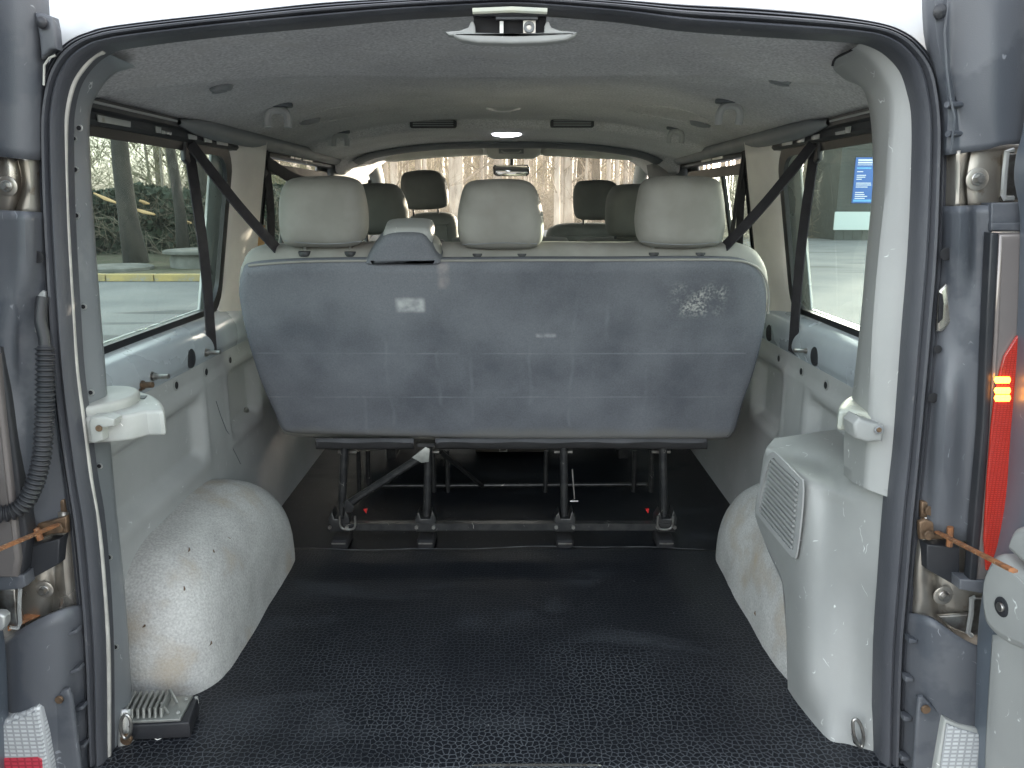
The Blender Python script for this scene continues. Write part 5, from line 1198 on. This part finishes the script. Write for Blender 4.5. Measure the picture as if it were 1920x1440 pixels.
for zs, deps, grp in ((ZW, ((19, 31, 'near'), (33, 48, 'distant')), 'bare trees seen through the windscreen'), (ZL, ((26, 36, ''),), 'bare trees beyond the left hedge'), (ZR, ((37, 48, ''),), 'bare trees on the right bank')):
    for (u0, u1, zw) in zs:
        for (ya, yb, dw) in deps:
            for k in range(5):
                src = TV[k]; o = src if not src.get('used') else copy_tree(src); src['used'] = 1
                y = rt_.uniform(ya, yb); px = rt_.uniform(u0, u1)
                o.location = (.02 + (px - 960) / FOC * y, y, GZ + .08); o.rotation_euler = (0, 0, rt_.uniform(0, 6.28)); q = rt_.uniform(.92, 1.08); o.scale = (q, q, q)
                tag(o, ' '.join(('%s %s bare tree %s' % (dw, VW[k], zw)).split()), 'tree', grp); n_ += 1
# big dark trunks near the verge
def big(px, y, H, r, lean, seed, txt, low=.3, nb=30):
    t = make_tree('large_tree', seed, H, r, M_bark2, M_bark2, nb=nb, bl=4.2, lean=lean, twigs=6, low=low); t.location = (.02 + (px - 960) / FOC * y, y, GZ + .1); tag(t, txt, 'tree', 'large dark trees on the verge'); return t
big(262, 19.5, 12, .25, -.04, 41, 'thickest dark tree trunk behind the yellow kerb, leaning left')
big(352, 21.5, 11, .16, -.10, 42, 'thinner dark tree between the big trunk and the seat belt')
big(395, 24, 12, .20, .03, 43, 'dark tree nearest the silver window post on the left')
big(150, 22, 12, .22, .06, 44, 'dark tree partly behind the left rear pillar')
big(1090, 27, 13, .26, .03, 45, 'broad dark tree right of the rear view mirror seen through the windscreen', low=.45)
big(1118, 22, 12, .15, -.12, 46, 'slanting dark tree above the right front head restraint', low=.5)
# hedge and undergrowth: masses of small leaves and twigs
def leaf_mass(name, m, boxes, n, size, seed, parent=None, twig=None):
    rnd = random.Random(seed); mb = MB(); vs = []; fs = []
    for i in range(n):
        b = boxes[rnd.randrange(len(boxes))]
        x = rnd.uniform(b[0], b[1]); y = rnd.uniform(b[2], b[3]); top = b[5] * (.8 + .2 * noise.noise(V((x * .7, y * .5, seed))) + .08 * noise.noise(V((x * 3, y * 3, seed)))); z = b[4] + (top - b[4]) * rnd.random() ** .8
        if noise.noise(V((x * 1.1, y, z * 1.3))) < -.32: continue
        c = V((x, y, z)); a = V((rnd.gauss(0, 1), rnd.gauss(0, 1), rnd.gauss(0, 1))).normalized(); b2 = a.orthogonal().normalized(); s = size * rnd.uniform(.5, 1.4); k = len(vs)
        if twig: s2 = s * .06; L = s * 4
        else: s2 = s * .6; L = s
        vs += [c - a * L, c + b2 * s2, c + a * L, c - b2 * s2]; fs.append((k, k + 1, k + 2, k + 3))
    mb.v = vs; mb.f = fs
    o = mb.build(name, m, parent, smooth=False); return tag(o, kind='stuff')
M_hedge = mat('dark_evergreen_leaves', (.018, .028, .016), .7, var=(.032, .045, .024), vs=1.2)
M_scrub = mat('brown_scrub_twigs', (.13, .105, .075), .9, var=(.20, .17, .13), vs=1.2)
leaf_mass('dark_hedge', M_hedge, [(-26, -5.6, 22.5, 25.5, GZ, 1.75)], 52000, .10, 3)
leaf_mass('hedge_twigs', M_scrub, [(-26, -5.0, 21.8, 24.5, GZ, 1.5)], 9000, .11, 4, twig=True)
leaf_mass('woodland_scrub', M_scrub, [(-9, 8.5, 24, 50, GZ, 1.6), (-16, 22, 44, 56, GZ, 3.2)], 40000, .16, 6, twig=True)
leaf_mass('right_thicket', M_scrub, [(11.5, 34, 35, 44, GZ, 4.2)], 36000, .14, 8, twig=True)  # raised and stretched to the right to block the low sun
leaf_mass('high_twigs', mat('yellowish_fine_twigs', (.30, .27, .17), .9, var=(.22, .19, .12), vs=.7), [(-14, 11, 30, 55, 1.0, 10.0)], 42000, .15, 9, twig=True)  # fine twigs in pale yellow-brown tones
leaf_mass('left_high_twigs', mat('greenish_fine_twigs', (.12, .13, .07), .9, var=(.17, .16, .09), vs=.7), [(-24, -4, 24, 36, 1.0, 9.0)], 34000, .13, 12, twig=True)
# far wood: a rolling band of trunks too far to tell apart
rnd = random.Random(12); mb = MB()
for i in range(520):
    y = rnd.uniform(50, 85); x = rnd.uniform(-22, 60); h = rnd.uniform(10, 17); r = rnd.uniform(.06, .2); c = V((x, y, GZ)); l = rnd.uniform(-.6, .6)
    k = len(mb.v); mb.v += [c + V((-r, 0, 0)), c + V((r, .0, 0)), c + V((0, r, 0)), c + V((l - r * .3, 0, h)), c + V((l + r * .3, 0, h)), c + V((l, r * .3, h))]
    mb.f += [(k, k + 1, k + 4, k + 3), (k + 1, k + 2, k + 5, k + 4), (k + 2, k, k + 3, k + 5)]
tag(mb.build('distant_woodland_trunks', mat('distant_bark', (.40, .34, .28), .9, var=(.50, .43, .36), vs=.5), None, smooth=False), kind='stuff')
# fallen pale branches at the hedge foot
bb = empty('fallen_branches', (-10, 21.5, GZ), 'light brown broken boughs caught in the dark hedge on the left', 'branches')
for (u0, v0, u1, v1) in ((176, 362, 218, 380), (247, 390, 290, 402), (336, 412, 358, 418), (280, 382, 262, 376)):
    a, b = P(u0, v0, 21.9), P(u1, v1, 21.7); MB().tube([a, a.lerp(b, .5) + V((0, 0, -.02)), b], .05, 6, rf=lambda i: (.02, .055, .03)[i]).build('bough', mat('broken_wood', (.50, .34, .17), .8), bb)
# parked dark car far right seen past the belt? left as scrub
# ---- kiosk with price board
KY = 33.3; a = P(1563, 450, KY); kx0 = a.x; kx1 = kx0 + 5.5; kt = 3.75
M_wood = mat('dark_green_grey_boards', (.045, .055, .052), .7, var=(.035, .042, .04), vs=3, grain=.4, gs=20)
KI = empty('wash_kiosk', (kx0 + 2.7, KY + 1.5, GZ), 'dark boarded kiosk with a blue price board at the far right of the lot', 'kiosk')
MB().box((kx0 + .02, KY + .04, GZ), (kx1, KY + 3, kt)).build('wall_core', M_wood, KI)
nb_ = int((kt - GZ - .9) / .145)
bd = None
for k in range(nb_):
    z = GZ + .95 + k * .145
    if bd is None: bd = MB().box((kx0, KY, z), (kx1, KY + .035, z + .135)).build('board', M_wood, KI); bz = z
    else: o = bd.copy(); COL.objects.link(o); o.parent = KI; o.name = 'board'; o.location = bd.location + V((0, 0, z - bz))
for k in range(14):
    x = kx0 + .02 + k * .39; MB().box((x, KY, GZ), (x + .37, KY + .03, GZ + .70)).build('plinth_panel', M_wood, KI)
a, b = P(1566, 397, KY - .06), P(1620, 431, KY - .06)
MB().box((a.x, KY - .07, b.z), (b.x + 1.4, KY - .01, a.z)).build('pale_panel', mat('pale_green_panel', (.52, .60, .58), .5), KI)
MB().box((kx0 - .25, KY - .3, kt), (kx1 + .2, KY + 3.2, kt + .16)).build('flat_roof', M_alu, KI)
a, b = P(1606, 295, KY - .08), P(1636, 381, KY - .08); bw = 1.15
M_blue = mat('blue_board_print', (.03, .13, .42), .5); M_pw = emis('white_print', (.75, .78, .82), .0); M_pb = mat('light_blue_print', (.12, .42, .75), .5)
BD = MB().slab([V((a.x + x, KY - .05, z)) for x, z in rr(0, bw, b.z, a.z, .03)], B_, .05, .006).build('price_board', M_blue, KI)
H_ = a.z - b.z
def row(f0, f1, x0, x1, m=M_pw):
    MB().box((a.x + x0, KY - .0535, a.z - H_ * f1), (a.x + x1, KY - .0515, a.z - H_ * f0)).build('print_line', m, BD)
def txt(s, x, f, size, m=M_pw):
    cu = bpy.data.curves.new('board_text', 'FONT'); cu.body = s; cu.size = size; cu.materials.append(m); o = bpy.data.objects.new('board_text', cu); COL.objects.link(o); o.parent = BD
    o.location = V((a.x + x, KY - .0535, a.z - H_ * f)) - worg(BD); o.rotation_euler = (R(90), 0, 0)
row(.04, .075, .10, .95); row(.095, .13, .10, .70); row(.155, .168, .10, .70); row(.215, .25, .08, .68, M_pb)
for f, l in ((.30, .25), (.38, .38), (.42, .36), (.465, .22), (.55, .62), (.59, .64), (.635, .5), (.755, .36), (.80, .40), (.84, .52), (.885, .42)):
    row(f, f + .018, .10, .10 + l); row(f, f + .018, .86, .98)
row(.92, .965, .05, 1.0, M_pb)
# pale rail-like verge edge in front of the right bank
MB().box((8, 34.2, GZ), (40, 34.4, GZ + .12)).build('edge_kerb', M_stone) if False else None
